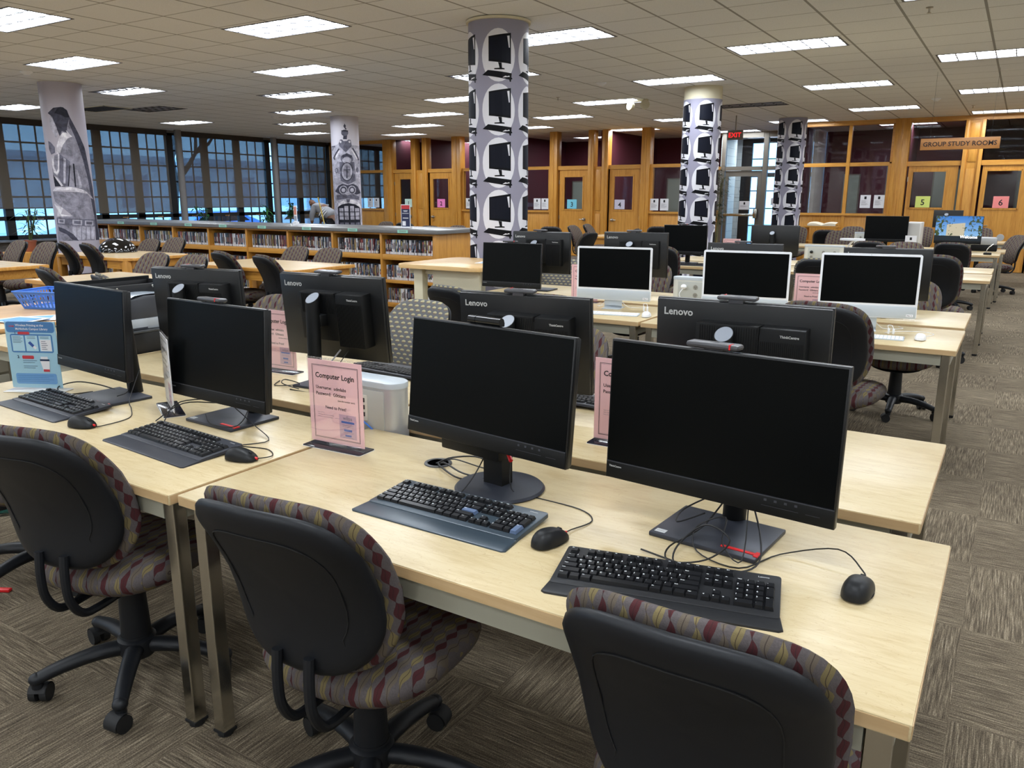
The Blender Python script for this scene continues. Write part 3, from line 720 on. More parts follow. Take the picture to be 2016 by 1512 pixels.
M_WRAP = mat('lilac_grey_print', (150, 148, 166), .5, spec=.25)
M_WRAPW = mat('white_print', (226, 226, 234), .42)
M_WRAPK = mat('black_print', (12, 13, 18), .5, spec=.15)
M_WRAPS = mat('navy_print', (17, 20, 32), .5, spec=.15)
def column(x, y, label, z1=CEIL):
    t = thing('round_column', label, 'column', (x, y, 0))
    b = MB(); b.cyl(0, 0, 0, z1, CR - .004, n=48); b.build('column_shaft', M_CREAM, t)
    return t
def monitor_wrap(t, first_z, ang, ztop=CEIL, pitch=.487, nrow=6):
    b = MB(); b.cyl(0, 0, 0.02, ztop - .01, CR, n=56)
    b.build('wrap_sheet', M_WRAP, t)
    b = MB(); H, V = .00165, .00176
    for row in range(nrow):
        zc = first_z - row * pitch
        for k in range(5):
            u0 = (k - 2) * 2 * math.pi * CR / 5
            def P(pts): return [(u0 + p[0] * H, zc + p[1] * V) for p in pts]
            wrap_add(b, ell(u0, zc, .163, .235), 0, 0, ang)
            wrap_add(b, P([(-57, -30), (73, -43), (73, 112), (-57, 94)]), 1, 1, ang)
            wrap_add(b, P([(-52, -20), (66, -30), (66, 100), (-52, 86)]), 2, 2, ang)
            wrap_add(b, P([(50, 96), (64, 98), (66, 38), (60, 38)]), 0, 3, ang)
            wrap_add(b, P([(-2, -36), (18, -38), (20, -64), (34, -66), (36, -72), (-24, -72), (-24, -66), (6, -64)]), 1, 1, ang)
            wrap_add(b, P([(-97, -98), (-62, -74), (78, -90), (76, -112), (60, -122), (-60, -104)]), 1, 2, ang)
            wrap_add(b, P([(22, -113), (66, -108), (62, -102), (50, -106), (40, -103)]), 0, 3, ang)
            wrap_add(b, P([(58, -112), (76, -110), (84, -118), (74, -122), (74, -132), (66, -134), (62, -122)]), 1, 2, ang)
    b.build('printed_computers', [M_WRAPW, M_WRAPK, M_WRAPS], t, smooth=False)
def to_cam(x, y): return math.atan2(-y, -x)
# (arc length grows counter-clockwise seen from above: that is to the right as seen from outside)
c2 = column(-4.49, 6.87, 'near central column wrapped in printed black computers in white circles'); monitor_wrap(c2, 2.81, to_cam(-4.49, 6.87))
b = MB(); b.lathe([(CR, CEIL - .03), (CR + .02, CEIL - .028), (CR + .022, CEIL - .008), (CR, CEIL - .001)], 48); b.build('top_collar', M_CREAM, c2)
c3 = column(-4.38, 12.47, 'middle distance computer printed column right of centre with a bare cream top'); monitor_wrap(c3, 2.71, to_cam(-4.38, 12.47) + .18, ztop=2.98, pitch=.475)
c4 = column(-4.36, 18.12, 'farthest computer printed column beside the exit door'); monitor_wrap(c4, 2.87, to_cam(-4.36, 18.12) + .27, pitch=.475)
def mottled(name, c):
    m = mat(name, c, .55, spec=.2); t = NT(m); co = t.coord(); n = t.noise(co, 9., 6, .7, .4)
    t.link(t.ramp(n, [(.3, tuple(int(v * .66) for v in c)), (.5, c), (.72, tuple(min(255, int(v * 1.18 + 8)) for v in c))]), t.b.inputs['Base Color']); return m
# --- column with praying figure print
greys = [mottled('print_grey_%d' % i, c) for i, c in enumerate([(214, 210, 220), (176, 174, 188), (140, 138, 152), (104, 103, 118), (66, 66, 80), (34, 35, 46)])]
b1 = column(-12.42, 7.0, 'left column printed with a grey stone praying figure on a pedestal')
b = MB(); b.cyl(0, 0, .02, CEIL - .005, CR, n=56); b.build('wrap_sheet', mat('print_pale_lilac', (178, 172, 184), .5), b1)
def stat(pts):     # print layout -> (arc, height)
    out = []
    for px, py in pts:
        xl = 108 + (py - 60) * (286 - 108) / 1420.; xr = 520 + (py - 90) * (690 - 520) / 1410.
        s = max(-.985, min(.985, (px - xl) / (xr - xl) * 2 - 1)); out.append((math.asin(s) * CR, 3.15 - (py - 75) * (3.15 - .82) / 1425.))
    return out
A1 = to_cam(-12.42, 7.0); b = MB()
fig = [
 (2, 0, [(405, 370), (440, 430), (500, 540), (545, 640), (580, 800), (620, 1000), (632, 1100), (590, 1060), (540, 1020), (480, 1000), (270, 985), (262, 940), (250, 850), (240, 760), (262, 715), (300, 700), (330, 640), (350, 600), (410, 545), (350, 510), (318, 540), (300, 500), (250, 440), (236, 372), (270, 310), (330, 290), (380, 310)]),
 (4, 1, [(405, 370), (440, 430), (500, 540), (545, 640), (580, 800), (620, 1000), (634, 1120), (600, 1060), (570, 900), (520, 720), (460, 560), (400, 430)]),
 (4, 1, [(210, 345), (260, 300), (330, 290), (380, 315), (408, 375), (385, 450), (380, 510), (335, 500), (318, 545), (285, 470), (250, 378)]),
 (5, 2, [(300, 300), (345, 292), (385, 320), (405, 378), (370, 380), (330, 360), (270, 345)]),
 (1, 2, [(228, 380), (250, 385), (290, 470), (300, 540), (282, 560), (262, 520), (240, 485), (225, 440)]),
 (0, 3, [(318, 545), (345, 512), (385, 515), (372, 490), (430, 545), (390, 560), (345, 620), (320, 690), (285, 700), (290, 620)]),
 (3, 2, [(212, 585), (238, 600), (272, 640), (274, 690), (240, 705), (220, 660)]),
 (0, 3, [(300, 695), (312, 700), (312, 850), (292, 888), (262, 860), (245, 790), (243, 735), (268, 712), (262, 760), (268, 820), (288, 860), (300, 820)]),
 (3, 2, [(316, 700), (410, 765), (400, 980), (350, 985), (300, 900), (312, 850)]),
 (5, 3, [(434, 780), (448, 785), (466, 990), (452, 990)]), (5, 3, [(404, 800), (412, 800), (400, 985), (388, 985)]),
 (1, 3, [(350, 730), (372, 745), (368, 960), (350, 960)]), (1, 3, [(470, 830), (500, 900), (520, 1000), (494, 998)]),
 (5, 3, [(256, 880), (275, 900), (345, 985), (272, 988)]), (0, 4, [(262, 890), (285, 900), (350, 980), (330, 985)]),
 (2, 1, [(250, 1030), (560, 1040), (600, 1090), (640, 1270), (640, 1480), (300, 1480), (285, 1240), (430, 1250), (345, 1180), (270, 1120)]),
 (0, 3, [(250, 1030), (275, 998), (420, 992), (540, 1018), (580, 1050), (540, 1048), (400, 1020), (300, 1022)]),
 (4, 3, [(600, 1090), (636, 1110), (690, 1480), (650, 1480), (640, 1280)]),
 (0, 3, [(262, 1140), (345, 1180), (325, 1235), (440, 1255), (290, 1258), (296, 1200)]),
 (3, 3, [(285, 1268), (640, 1290), (640, 1352), (290, 1330)]),
 (1, 4, [(300, 1278), (360, 1282), (360, 1322), (300, 1318)]), (1, 4, [(430, 1285), (520, 1290), (520, 1340), (430, 1332)]), (1, 4, [(545, 1296), (625, 1300), (625, 1345), (545, 1342)]),
 (3, 5, [(312, 1288), (348, 1291), (348, 1312), (312, 1308)]), (3, 5, [(445, 1296), (505, 1300), (505, 1328), (445, 1322)]), (3, 5, [(558, 1304), (612, 1308), (612, 1334), (558, 1330)]),
 (4, 3, [(300, 1350), (360, 1370), (440, 1420), (490, 1480), (430, 1470), (380, 1420), (310, 1390)]),
]
for i in range(5): fig.append((1, 2, [(430 + i * 44, 1350), (468 + i * 42, 1354), (466 + i * 42, 1470), (432 + i * 44, 1470)]))
for gi, ly, pts in fig: wrap_add(b, stat(pts), gi, ly, A1)
b.build('printed_figure', greys, b1, smooth=False)
# --- column with the carved stone facade print
b2 = column(-12.39, 12.98, 'far left column printed with a carved stone window facade and urn')
b = MB(); b.cyl(0, 0, .02, CEIL - .005, CR, n=56); b.build('wrap_sheet', mat('print_white_lilac', (208, 204, 214), .5), b2)
def fac(pts):
    out = []
    for px, py in pts:
        xl = 48 + (py - 60) * (132 - 48) / 1410.; xr = 437 + (py - 75) * (485 - 437) / 1395.
        s = max(-.985, min(.985, (px - xl) / (xr - xl) * 2 - 1)); out.append((math.asin(s) * CR, 3.16 - (py - 60) * (3.16 - .9) / 1412.))
    return out
A2 = to_cam(-12.39, 12.98); b = MB()
def ring(cx, cy, a, c, w, n=24): return ell(cx, cy, a, c, n)
F = [(1, 0, [(75, 435), (150, 425), (200, 380), (320, 380), (350, 425), (445, 435), (485, 1470), (132, 1470)]),
 (4, 1, [(235, 305), (285, 305), (280, 355), (230, 355)]), (3, 1, ell(252, 275, 48, 40)), (5, 2, [(205, 245), (300, 245), (296, 256), (208, 256)]), (4, 1, [(248, 155), (256, 170), (270, 190), (262, 205), (280, 230), (262, 235), (232, 190), (244, 175)]),
 (3, 2, [(175, 400), (190, 360), (215, 358), (235, 378), (280, 378), (300, 358), (330, 362), (340, 400), (345, 440), (265, 520), (180, 440)]), (0, 3, ell(196, 388, 13, 16)), (0, 3, ell(316, 386, 13, 16)),
 (4, 2, [(80, 440), (130, 440), (105, 470), (85, 560)]), (0, 3, [(88, 450), (94, 450), (96, 540), (90, 545)]), (0, 3, [(104, 450), (110, 450), (108, 500), (104, 505)]), (0, 3, [(410, 450), (416, 450), (418, 500), (412, 500)]), (0, 3, [(428, 450), (434, 450), (440, 560), (434, 560)]),
 (4, 2, [(100, 590), (170, 470), (185, 478), (120, 620)]), (4, 2, [(350, 470), (365, 462), (445, 610), (430, 620)]), (0, 3, [(118, 590), (178, 490), (190, 500), (135, 605)]), (0, 3, [(340, 490), (352, 484), (425, 600), (412, 606)]),
 (3, 2, ell(280, 600, 84, 60)), (1, 3, ell(280, 620, 60, 40)), (4, 3, [(215, 560), (280, 530), (350, 560), (335, 590), (280, 565), (232, 590)]),
 (3, 2, [(180, 640), (380, 640), (395, 880), (300, 930), (200, 880)]), (4, 3, ell(282, 765, 82, 122)), (1, 4, ell(282, 765, 70, 108)), (2, 5, ell(282, 760, 48, 78)), (4, 6, [(276, 700), (288, 700), (290, 850), (274, 850)]), (4, 6, [(240, 738), (325, 735), (325, 745), (240, 748)]),
 (2, 4, ell(185, 772, 18, 22)), (2, 4, ell(378, 770, 18, 22)), (3, 2, ell(146, 750, 20, 34)), (1, 3, ell(146, 750, 12, 24)), (3, 2, ell(418, 740, 16, 34)),
 (0, 2, [(108, 772), (165, 772), (165, 779), (108, 779)]), (0, 2, [(400, 776), (458, 776), (458, 783), (400, 783)]), (0, 2, [(116, 838), (172, 838), (172, 844), (116, 844)]), (0, 2, [(398, 840), (462, 842), (462, 848), (398, 846)]),
 (4, 3, [(130, 1020), (170, 950), (220, 920), (290, 938), (360, 920), (420, 950), (460, 1040), (400, 1060), (290, 1020), (200, 1060)]),
 (1, 4, ell(236, 1000, 54, 56)), (4, 5, ell(236, 1000, 42, 44)), (1, 6, ell(238, 1002, 26, 28)), (1, 4, ell(348, 1000, 52, 56)), (4, 5, ell(348, 1000, 40, 44)), (1, 6, ell(348, 1002, 24, 28)),
 (3, 3, [(150, 1070), (240, 1050), (290, 1070), (350, 1050), (445, 1090), (440, 1130), (300, 1110), (160, 1130)]),
 (0, 4, [(155, 1230), (180, 1170), (240, 1135), (310, 1122), (400, 1140), (450, 1180), (470, 1240), (430, 1225), (380, 1185), (300, 1168), (220, 1185), (175, 1225)]),
 (3, 5, [(270, 1120), (325, 1120), (312, 1165), (285, 1165)]),
 (5, 5, [(166, 1225), (210, 1190), (300, 1170), (385, 1185), (446, 1225), (460, 1472), (182, 1472)]),
]
for c in range(4):
    for r_ in range(4):
        xa = 186 + c * 64 + (8 if c > 1 else 0); ya = [1208, 1290, 1345, 1425][r_]; yb = [1280, 1338, 1386, 1455][r_]
        if r_ == 0 and c in (0, 3): ya = 1236
        F.append((1 if r_ < 3 else 3, 6, [(xa + r_ * 3, ya), (xa + 50 + r_ * 3, ya), (xa + 52 + r_ * 3, yb), (xa + 2 + r_ * 3, yb)]))
for gi, ly, pts in F: wrap_add(b, fac(pts), gi, ly, A2)
b.build('printed_facade', greys, b2, smooth=False)

# ================================================================== tables
def desk(x0, x1, y0, y1, label, group=None, z=.74, legs=True):
    cx, cy = (x0 + x1) / 2, (y0 + y1) / 2; t = thing('computer_table', label, 'table', (cx, cy, 0), group=group); w, d = (x1 - x0) / 2, (y1 - y0) / 2
    b = MB(); b.box(-w, w, -d, d, z - .03, z, 0, None, .0022); b.box(-w + .004, w - .004, -d - .0012, -d + .001, z - .027, z - .003, 1); b.box(w - .001, w + .0012, -d + .004, d - .004, z - .027, z - .003, 1)
    b.box(-w - .0012, -w + .001, -d + .004, d - .004, z - .027, z - .003, 1); b.box(-w + .004, w - .004, d - .001, d + .0012, z - .027, z - .003, 1)
    b.build('tabletop', [M_MAPLE, M_MAPLE_EDGE], t)
    b = MB(); i = .025
    b.box(-w + .068, w - .068, -d + i, -d + i + .02, z - .09, z - .031); b.box(-w + .068, w - .068, d - i - .02, d - i, z - .09, z - .031)
    b.box(-w + i, -w + i + .02, -d + .068, d - .068, z - .09, z - .031); b.box(w - i - .02, w - i, -d + .068, d - .068, z - .09, z - .031)
    b.build('apron_frame', M_APRON, t)
    for sx in (-1, 1):
        for sy in (-1, 1):
            lx, ly = sx * (w - .046), sy * (d - .0465); b = MB(); b.box(lx - .021, lx + .021, ly - .021, ly + .021, .018, z - .032, 0, None, .003)
            o = b.build('leg', M_STEEL, t, smooth=False); b = MB(); b.cyl(lx, ly, .001, .02, .022, n=14); b.box(lx - .023, lx + .023, ly - .023, ly + .023, .012, .019); b.build('foot_glide', M_RUBBER, o)
    return t
ROWS = {'A': (1.205, 1.957), 'B': (2.058, 2.815), 'M': (4.65, 5.405), 'N': (5.512, 6.27), 'P': (8.85, 9.605), 'Q': (9.712, 10.47), 'U': (12.85, 13.605), 'V': (13.712, 14.47)}
desk(-1.815, -.044, *ROWS['A'], 'nearest right hand maple table with two monitors, chairs pushed in')
desk(-3.60, -1.832, 1.19, 1.947, 'nearest left hand maple table with two monitors')
desk(-1.885, -.115, *ROWS['B'], 'maple table backing onto the nearest right table, its end bare')
desk(-3.66, -1.905, *ROWS['B'], 'maple table behind the nearest left table, row seen from the back')
desk(-4.90, -3.68, *ROWS['B'], 'maple table end under the black printer stand')
desk(-1.965, -.20, *ROWS['M'], 'maple table holding two white all-in-one computers')
desk(-3.76, -1.99, 4.665, 5.405, 'maple table with one white all-in-one computer and one black monitor')
desk(-1.97, -.21, *ROWS['N'], 'maple table behind the two white computers')
desk(-3.76, -1.99, *ROWS['N'], 'maple table holding two monitors seen from behind, further left')
desk(-1.96, -.18, *ROWS['P'], 'maple table in the third block with a desk lamp')
desk(-3.74, -1.98, *ROWS['P'], 'maple table in the third block with a dark monitor at left')
desk(-1.96, -.19, *ROWS['Q'], 'far side maple table of the third block')
desk(-3.74, -1.98, *ROWS['Q'], 'far side maple table of the third block, left half')
desk(-1.96, -.19, *ROWS['U'], 'maple table under the bright welcome screen')
desk(-1.96, -.14, *ROWS['V'], 'maple table behind the bright welcome screen')
desk(-3.74, -1.98, *ROWS['V'], 'bare maple table near the open book stand')
desk(-.9, .98, 16.5, 17.26, 'maple table standing before door six at the far right')

def reading_table(x0, x1, y0, y1, label, lip=.10):
    cx, cy = (x0 + x1) / 2, (y0 + y1) / 2; t = thing('reading_table', label, 'table', (cx, cy, 0)); w, d = (x1 - x0) / 2, (y1 - y0) / 2; z = .75
    c = .14; poly = [(-w + c, -d), (w - c, -d), (w, -d + c), (w, d - c), (w - c, d), (-w + c, d), (-w, d - c), (-w, -d + c)] if lip > .1 else [(-w, -d), (w, -d), (w, d), (-w, d)]
    s = lambda k: [(p[0] * k, p[1] * k) for p in poly]
    b = MB(); b.prism(poly, z - .035, z, 0, None, .005); b.prism(s(.965), z - .001, z + .0006, 1); b.build('tabletop', [M_OAKX, M_OAK_TOP], t)
    b = MB(); b.prism(s(.93), z - .14, z - .036); b.build('apron', M_OAKX, t)
    for sx in (-1, 1):
        for sy in (-1, 1):
            lx, ly = sx * (w * .93 - .05), sy * (d * .93 - .05); b = MB(); b.box(lx - .045, lx + .045, ly - .045, ly + .045, 0, z - .036, 0, None, .006); b.build('leg', M_OAK, t)
    return t
reading_table(-11.2, -9.48, 5.90, 6.92, 'oak reading table carrying the shiny black dome', .2)
reading_table(-11.2, -9.40, 3.85, 4.92, 'oak reading table cut by the left photo edge')
reading_table(-7.92, -6.15, 3.90, 4.86, 'oak reading table behind the printer, pale top')
reading_table(-8.2, -6.48, 5.89, 6.86, 'oak reading table in front of the rightmost bookcase bays')
reading_table(-13.6, -12.9, 3.9, 4.9, 'small oak reading table near the window at far left')
reading_table(-10.9, -9.3, 12.2, 13.1, 'oak reading table beyond the bookcase')
reading_table(-7.45, -6.80, 14.5, 16.1, 'pale topped table before doors three and four')

# cream standing-height corner desk
t = thing('standing_counter', 'cream counter height desk with rounded corner beside the bookcase end', 'desk', (-4.28, 6.0, 0))
b = MB(); pts = rrect(.92, .96, .10, 6); b.prism(pts, .895, .93, 0, None, .006); b.build('desk_top', [wood('pale_oak_top', (222, 186, 130), (208, 168, 110), 'x', .3, .7)], t)
b = MB(); b.box(-.30, -.20, -.40, -.32, 0, .895, 0, None, .006); b.build('leg', M_CREAM, t)
b = MB(); b.box(-.10, .40, -.38, -.34, .0, .895, 0, None, .003); b.box(-.38, .02, -.36, -.33, .84, .895, 0, None, .003); b.box(-.10, -.06, -.34, .40, 0, .895); b.build('side_panel', M_CREAM, t)
t = thing('flyer', 'blue and white flyer lying on the cream counter', 'flyer', (-4.02, 6.05, .931), 15)
b = MB(); b.box(-.14, .14, -.10, .10, 0, .003); b.poly([(-.10, -.07, .0035), (.10, -.07, .0035), (.10, .05, .0035), (-.10, .05, .0035)], 1); b.build('sheet', [M_WHITEPAPER, mat('flyer_blue', (92, 160, 214), .5)], t, smooth=False)
t = thing('waste_bin', 'grey waste bin with white liner behind the cream counter leg', 'bin', (-5.62, 7.35, 0))
b = MB(); b.lathe([(0, 0), (.13, 0), (.17, .42), (.165, .42), (.125, .02)], 24); b.build('bin_body', mat('bin_grey', (110, 112, 116), .5), t)
b = MB(); b.lathe([(.172, .30), (.182, .38), (.178, .44), (.16, .445), (.15, .36)], 24); b.build('bin_liner', M_WHITE, t)

# ================================================================== bookcase
BX1, BN, BP = -6.26, 9, .885
BX0 = BX1 - BN * BP
t = thing('bookcase', 'long low oak bookcase full of disc cases under a grey counter', 'bookcase', ((BX0 + BX1) / 2, 8.52, 0)); ox = -(BX0 + BX1) / 2
def bxs(b, x0, x1, y0, y1, z0, z1, mi=0, bev=.003): b.box(x0 + ox, x1 + ox, y0 - 8.52, y1 - 8.52, z0, z1, mi, None, bev)
b = MB(); bxs(b, BX0 - .05, BX1 + .10, 8.02, 9.02, 1.055, 1.105, 0, .006); b.build('countertop', M_COUNTER, t)
for i in range(BN + 1):
    x = BX1 - i * BP; b = MB(); bxs(b, x - .018, x + (.04 if i == 0 else .018), 8.07, 8.98, .0 if i in (0, BN) else .10, 1.054); b.build('upright_panel', M_OAK, t)
b = MB()
for z0, z1 in ((.705, .775), (.40, .44), (.08, .135)):
    bxs(b, BX0, BX1, 8.075, 8.1, z0, z1, 0, .002); bxs(b, BX0, BX1, 8.1, 8.5, z1 - .02, z1, 0, 0)
bxs(b, BX0, BX1, 8.075, 8.09, 1.03, 1.054, 0, 0); b.build('shelves', M_OAKX, t)
b = MB(); bxs(b, BX0, BX1, 8.5, 8.53, .1, 1.054, 0, 0); b.build('back_panel', M_SHELFBACK, t)
b = MB(); bxs(b, BX0, BX1, 8.13, 8.95, 0, .08, 0, 0); b.build('toe_kick', M_SHELFBACK, t)
for i, x in enumerate((-6.72, -7.59, -8.46, -9.38, -10.25, -11.08, -11.97, -12.88)):
    b = MB(); bxs(b, x - .085, x + .085, 8.014, 8.0195, 1.062, 1.100, 0, 0)
    for k in range(2): b.poly([(x - .06 + ox, 8.0135 - 8.52, 1.072 + k * .013), (x + .06 + ox, 8.0135 - 8.52, 1.072 + k * .013), (x + .06 + ox, 8.0135 - 8.52, 1.078 + k * .013), (x - .06 + ox, 8.0135 - 8.52, 1.078 + k * .013)], 1)
    b.build('shelf_label', [mat('mint_label', (150, 214, 194), .6), M_GREYINK], t, smooth=False)
# disc cases
spine_cols = [(36, 40, 48), (200, 204, 210), (104, 44, 46), (56, 72, 98), (210, 206, 196), (60, 58, 62), (150, 150, 158), (150, 120, 84), (34, 30, 30), (160, 84, 74), (88, 120, 150), (226, 226, 230), (58, 52, 70), (170, 156, 96), (110, 90, 84), (70, 86, 92)]
spine_m = [mat('case_spine_%d' % i, c, .35) for i, c in enumerate(spine_cols)]
M_SLEEVE = mat('case_label_band', (222, 222, 226), .4)
case_mesh = []
rnd = random.Random(3)
for i in range(28):
    w = rnd.choice((.0075, .0075, .0105)); h = rnd.choice((.19, .19, .19, .175)); b = MB()
    b.box(-w, w, 0, .135, 0, h, 0)
    b.box(-w * .9, w * .9, -.0008, 0, 0.001, .032, 1)
    for k in range(2):
        z0 = rnd.uniform(.04, h * .5); z1 = z0 + rnd.uniform(.03, .08); ww = rnd.uniform(.3, .8) * w; b.box(-ww, ww, -.0008, 0, z0, min(z1, h - .01), 2 + k)
    m3 = [spine_m[(i * 5 + 3) % 16], M_SLEEVE, spine_m[(i * 7 + 1) % 16], spine_m[(i * 3 + 11) % 16]]
    me = b.build('disc_case', m3, None, smooth=False); case_mesh.append((me.data, w, h)); bpy.data.objects.remove(me)
stuffmb = MB(); stuff_m = spine_m + [M_SLEEVE]
shelf_z = {'top': .776, 'middle': .441, 'bottom': .136}
indiv = {(0, 'top'), (0, 'middle'), (0, 'bottom'), (1, 'top'), (1, 'middle'), (2, 'top')}
bayn = ['rightmost bay', 'second bay from the right', 'third bay from the right']
for bay in range(BN):
    xr = BX1 - bay * BP - .022; xl = xr - BP + .044
    for sh, z in shelf_z.items():
        x = xl + rnd.uniform(.01, .05); lim = xr - rnd.uniform(.0, .05) - (.12 if sh == 'bottom' and bay == 0 else 0); lean = 0
        while x < lim - .02:
            me, w, h = case_mesh[rnd.randrange(28)]
            left = (lim - x); a = -rnd.uniform(2, 14) if (left < .14 and bay in (1, 2) and sh == 'top') else rnd.uniform(-.6, .6)
            yy = 8.115 + rnd.uniform(0, .012)
            if (bay, sh) in indiv:
                o = bpy.data.objects.new('disc_case', me); COL.objects.link(o)
                o.location = (x + w, yy, z + abs(math.sin(R(a))) * w); o.rotation_euler = (0, R(-a), 0)
                setp(o, 'upright disc case on the %s bookcase shelf, %s' % (sh, bayn[bay]), 'disc case', 'disc cases on the %s shelf of %s' % (sh, bayn[bay]))
            else:
                ci = rnd.randrange(16); stuffmb.box(x, x + 2 * w, yy, yy + .13, z, z + h, ci); stuffmb.box(x + .001, x + 2 * w - .001, yy - .0008, yy, z + .002, z + .032, 16)
                stuffmb.box(x + w * .5, x + w * 1.5, yy - .0008, yy, z + .06, z + .13, rnd.randrange(16))
            x += 2 * w + rnd.uniform(.0005, .002) + abs(math.sin(R(a))) * .03
o = stuffmb.build('disc_cases', stuff_m, None, smooth=False); setp(o, 'rows of disc cases filling the farther bays of the bookcase', 'disc cases', kind='stuff')
# things on the counter
t = thing('upright_poster', 'small framed dark blue and red poster standing on bookcase counter', 'poster', (-7.02, 8.45, 1.106), -3)
b = MB(); b.box(-.08, .08, -.04, .04, 0, .008); b.box(-.083, .083, -.003, .003, .008, .31); b.build('poster_holder', M_WHITE, t)
b = MB(); b.poly([(-.075, -.0035, .018), (.075, -.0035, .018), (.075, -.0035, .30), (-.075, -.0035, .30)], 0); b.poly([(-.075, -.004, .25), (.075, -.004, .25), (.075, -.004, .30), (-.075, -.004, .30)], 1)
b.poly([(-.06, -.004, .03), (.0, -.004, .03), (.0, -.004, .09), (-.06, -.004, .09)], 2)
for z, w in ((.225, .04), (.215, .03), (.19, .06), (.13, .05), (.125, .05)): b.poly([(-w, -.004, z), (w, -.004, z), (w, -.004, z + .006), (-w, -.004, z + .006)], 2)
b.build('poster_sheet', [mat('poster_navy', (40, 46, 78), .4), mat('poster_red', (196, 52, 56), .4), M_WHITEPAPER], t, smooth=False)
t = thing('leaflet_stand', 'tall narrow leaflet holder on bookcase counter before window', 'leaflet holder', (-9.10, 8.42, 1.106), -6)
b = MB(); b.box(-.04, .04, -.03, .03, 0, .05); b.box(-.036, .036, -.004, .004, .02, .28); b.build('leaflets', M_WHITEPAPER, t)
b = MB(); b.poly([(-.032, -.005, .15), (.032, -.005, .15), (.032, -.005, .26), (-.032, -.005, .26)]); b.poly([(-.03, -.005, .06), (.03, -.005, .06), (.03, -.005, .13), (-.03, -.005, .13)], 1); b.build('print', [mat('leaflet_orange', (200, 130, 110), .5), mat('leaflet_grey', (150, 160, 175), .5)], t, smooth=False)
for k, (x, y, a, l) in enumerate(((-8.84, 8.36, 10, 'open magazine lying on bookcase counter, left of the facade column'), (-8.62, 8.55, -14, 'second magazine lying on bookcase counter nearer the facade column'), (-9.0, 8.6, 30, 'flat leaflet on bookcase counter behind the open magazine'))):
    b = MB(); b.box(-.15, .15, -.10, .10, 0, .006, 0, None, .002); b.box(-.13, .0, -.08, .08, .006, .0066, 1); o = b.build('magazine', [M_WHITEPAPER, mat('mag_dark', (90, 100, 110), .4)], None, loc=(x, y, 1.106)); o.rotation_euler.z = R(a); setp(o, l, 'magazine')

def leafy_plant(name, label, x, y, z, h, n, pot, colour=(40, 96, 44), spread=.25, leafw=.035, leafl=.22, seed=1, stems=4):
    t = thing(name, label, 'plant', (x, y, z)); rn = random.Random(seed)
    b = MB(); b.lathe([(0, 0), (pot * .7, 0), (pot, pot * 1.5), (pot * 1.06, pot * 1.5), (pot * 1.06, pot * 1.7), (pot * .9, pot * 1.7), (pot * .85, pot * 1.4), (0, pot * 1.35)], 20); b.build('pot', mat('plant_pot_%s' % seed, (150, 90, 70) if seed % 2 else (196, 198, 200), .5), t)
    st = MB(); lf = MB()
    for s in range(stems):
        a = rn.uniform(0, 6.28); d = rn.uniform(.1, 1) * spread; tip = Vector((math.cos(a) * d, math.sin(a) * d, h * rn.uniform(.75, 1)))
        base = Vector((math.cos(a) * pot * .3, math.sin(a) * pot * .3, pot * 1.3)); mid = (base + tip) / 2 + Vector((0, 0, h * .06)); st.tube([base, mid, tip], .008 if h < 1 else .014, 6, smooth=3)
        for k in range(n):
            f = rn.uniform(.3, 1); p = base.lerp(tip, f); aa = rn.uniform(0, 6.28); dd = Vector((math.cos(aa), math.sin(aa), rn.uniform(-.5, .7))).normalized(); L = leafl * rn.uniform(.6, 1.1)
            sd = dd.cross(Vector((0, 0, 1))).normalized() * leafw; m_ = p + dd * L * .45 + Vector((0, 0, .01)); e = p + dd * L - Vector((0, 0, L * .25))
            lf.add([p, m_ + sd, e, m_ - sd, m_ + Vector((0, 0, -.006))], [(0, 1, 4), (1, 2, 4), (2, 3, 4), (3, 0, 4)])
    st.build('stems', mat('plant_stem', (70, 96, 50), .6), t); lf.build('leaves', mat('plant_leaf_%s' % seed, colour, .5), t)
    return t
leafy_plant('potted_plant', 'leafy potted plant at the window beside the farther grey pipe', -18.35, 16.75, SILL, .85, 16, .10, seed=3, leafw=.045)
leafy_plant('potted_plant', 'spiky plant on the sill just left of the farther grey pipe', -18.35, 15.9, SILL, .75, 9, .09, (60, 120, 60), .12, .03, .34, seed=4)
leafy_plant('potted_plant', 'trailing plant at the window right of the nearer grey pipe', -18.4, 13.82, SILL, .7, 12, .08, seed=5)
leafy_plant('potted_plant', 'dark thin leaved plant left of the praying figure column', -13.9, 7.0, .62, .75, 12, .11, (26, 48, 32), .35, .016, .3, seed=7)
b = MB(); b.box(-.3, .3, -.3, .3, 0, .62, 0, None, .01); o = b.build('plant_stand', M_OAK, None, loc=(-13.9, 7.0, 0)); setp(o, 'square oak stand under the dark plant by the left column', 'stand')
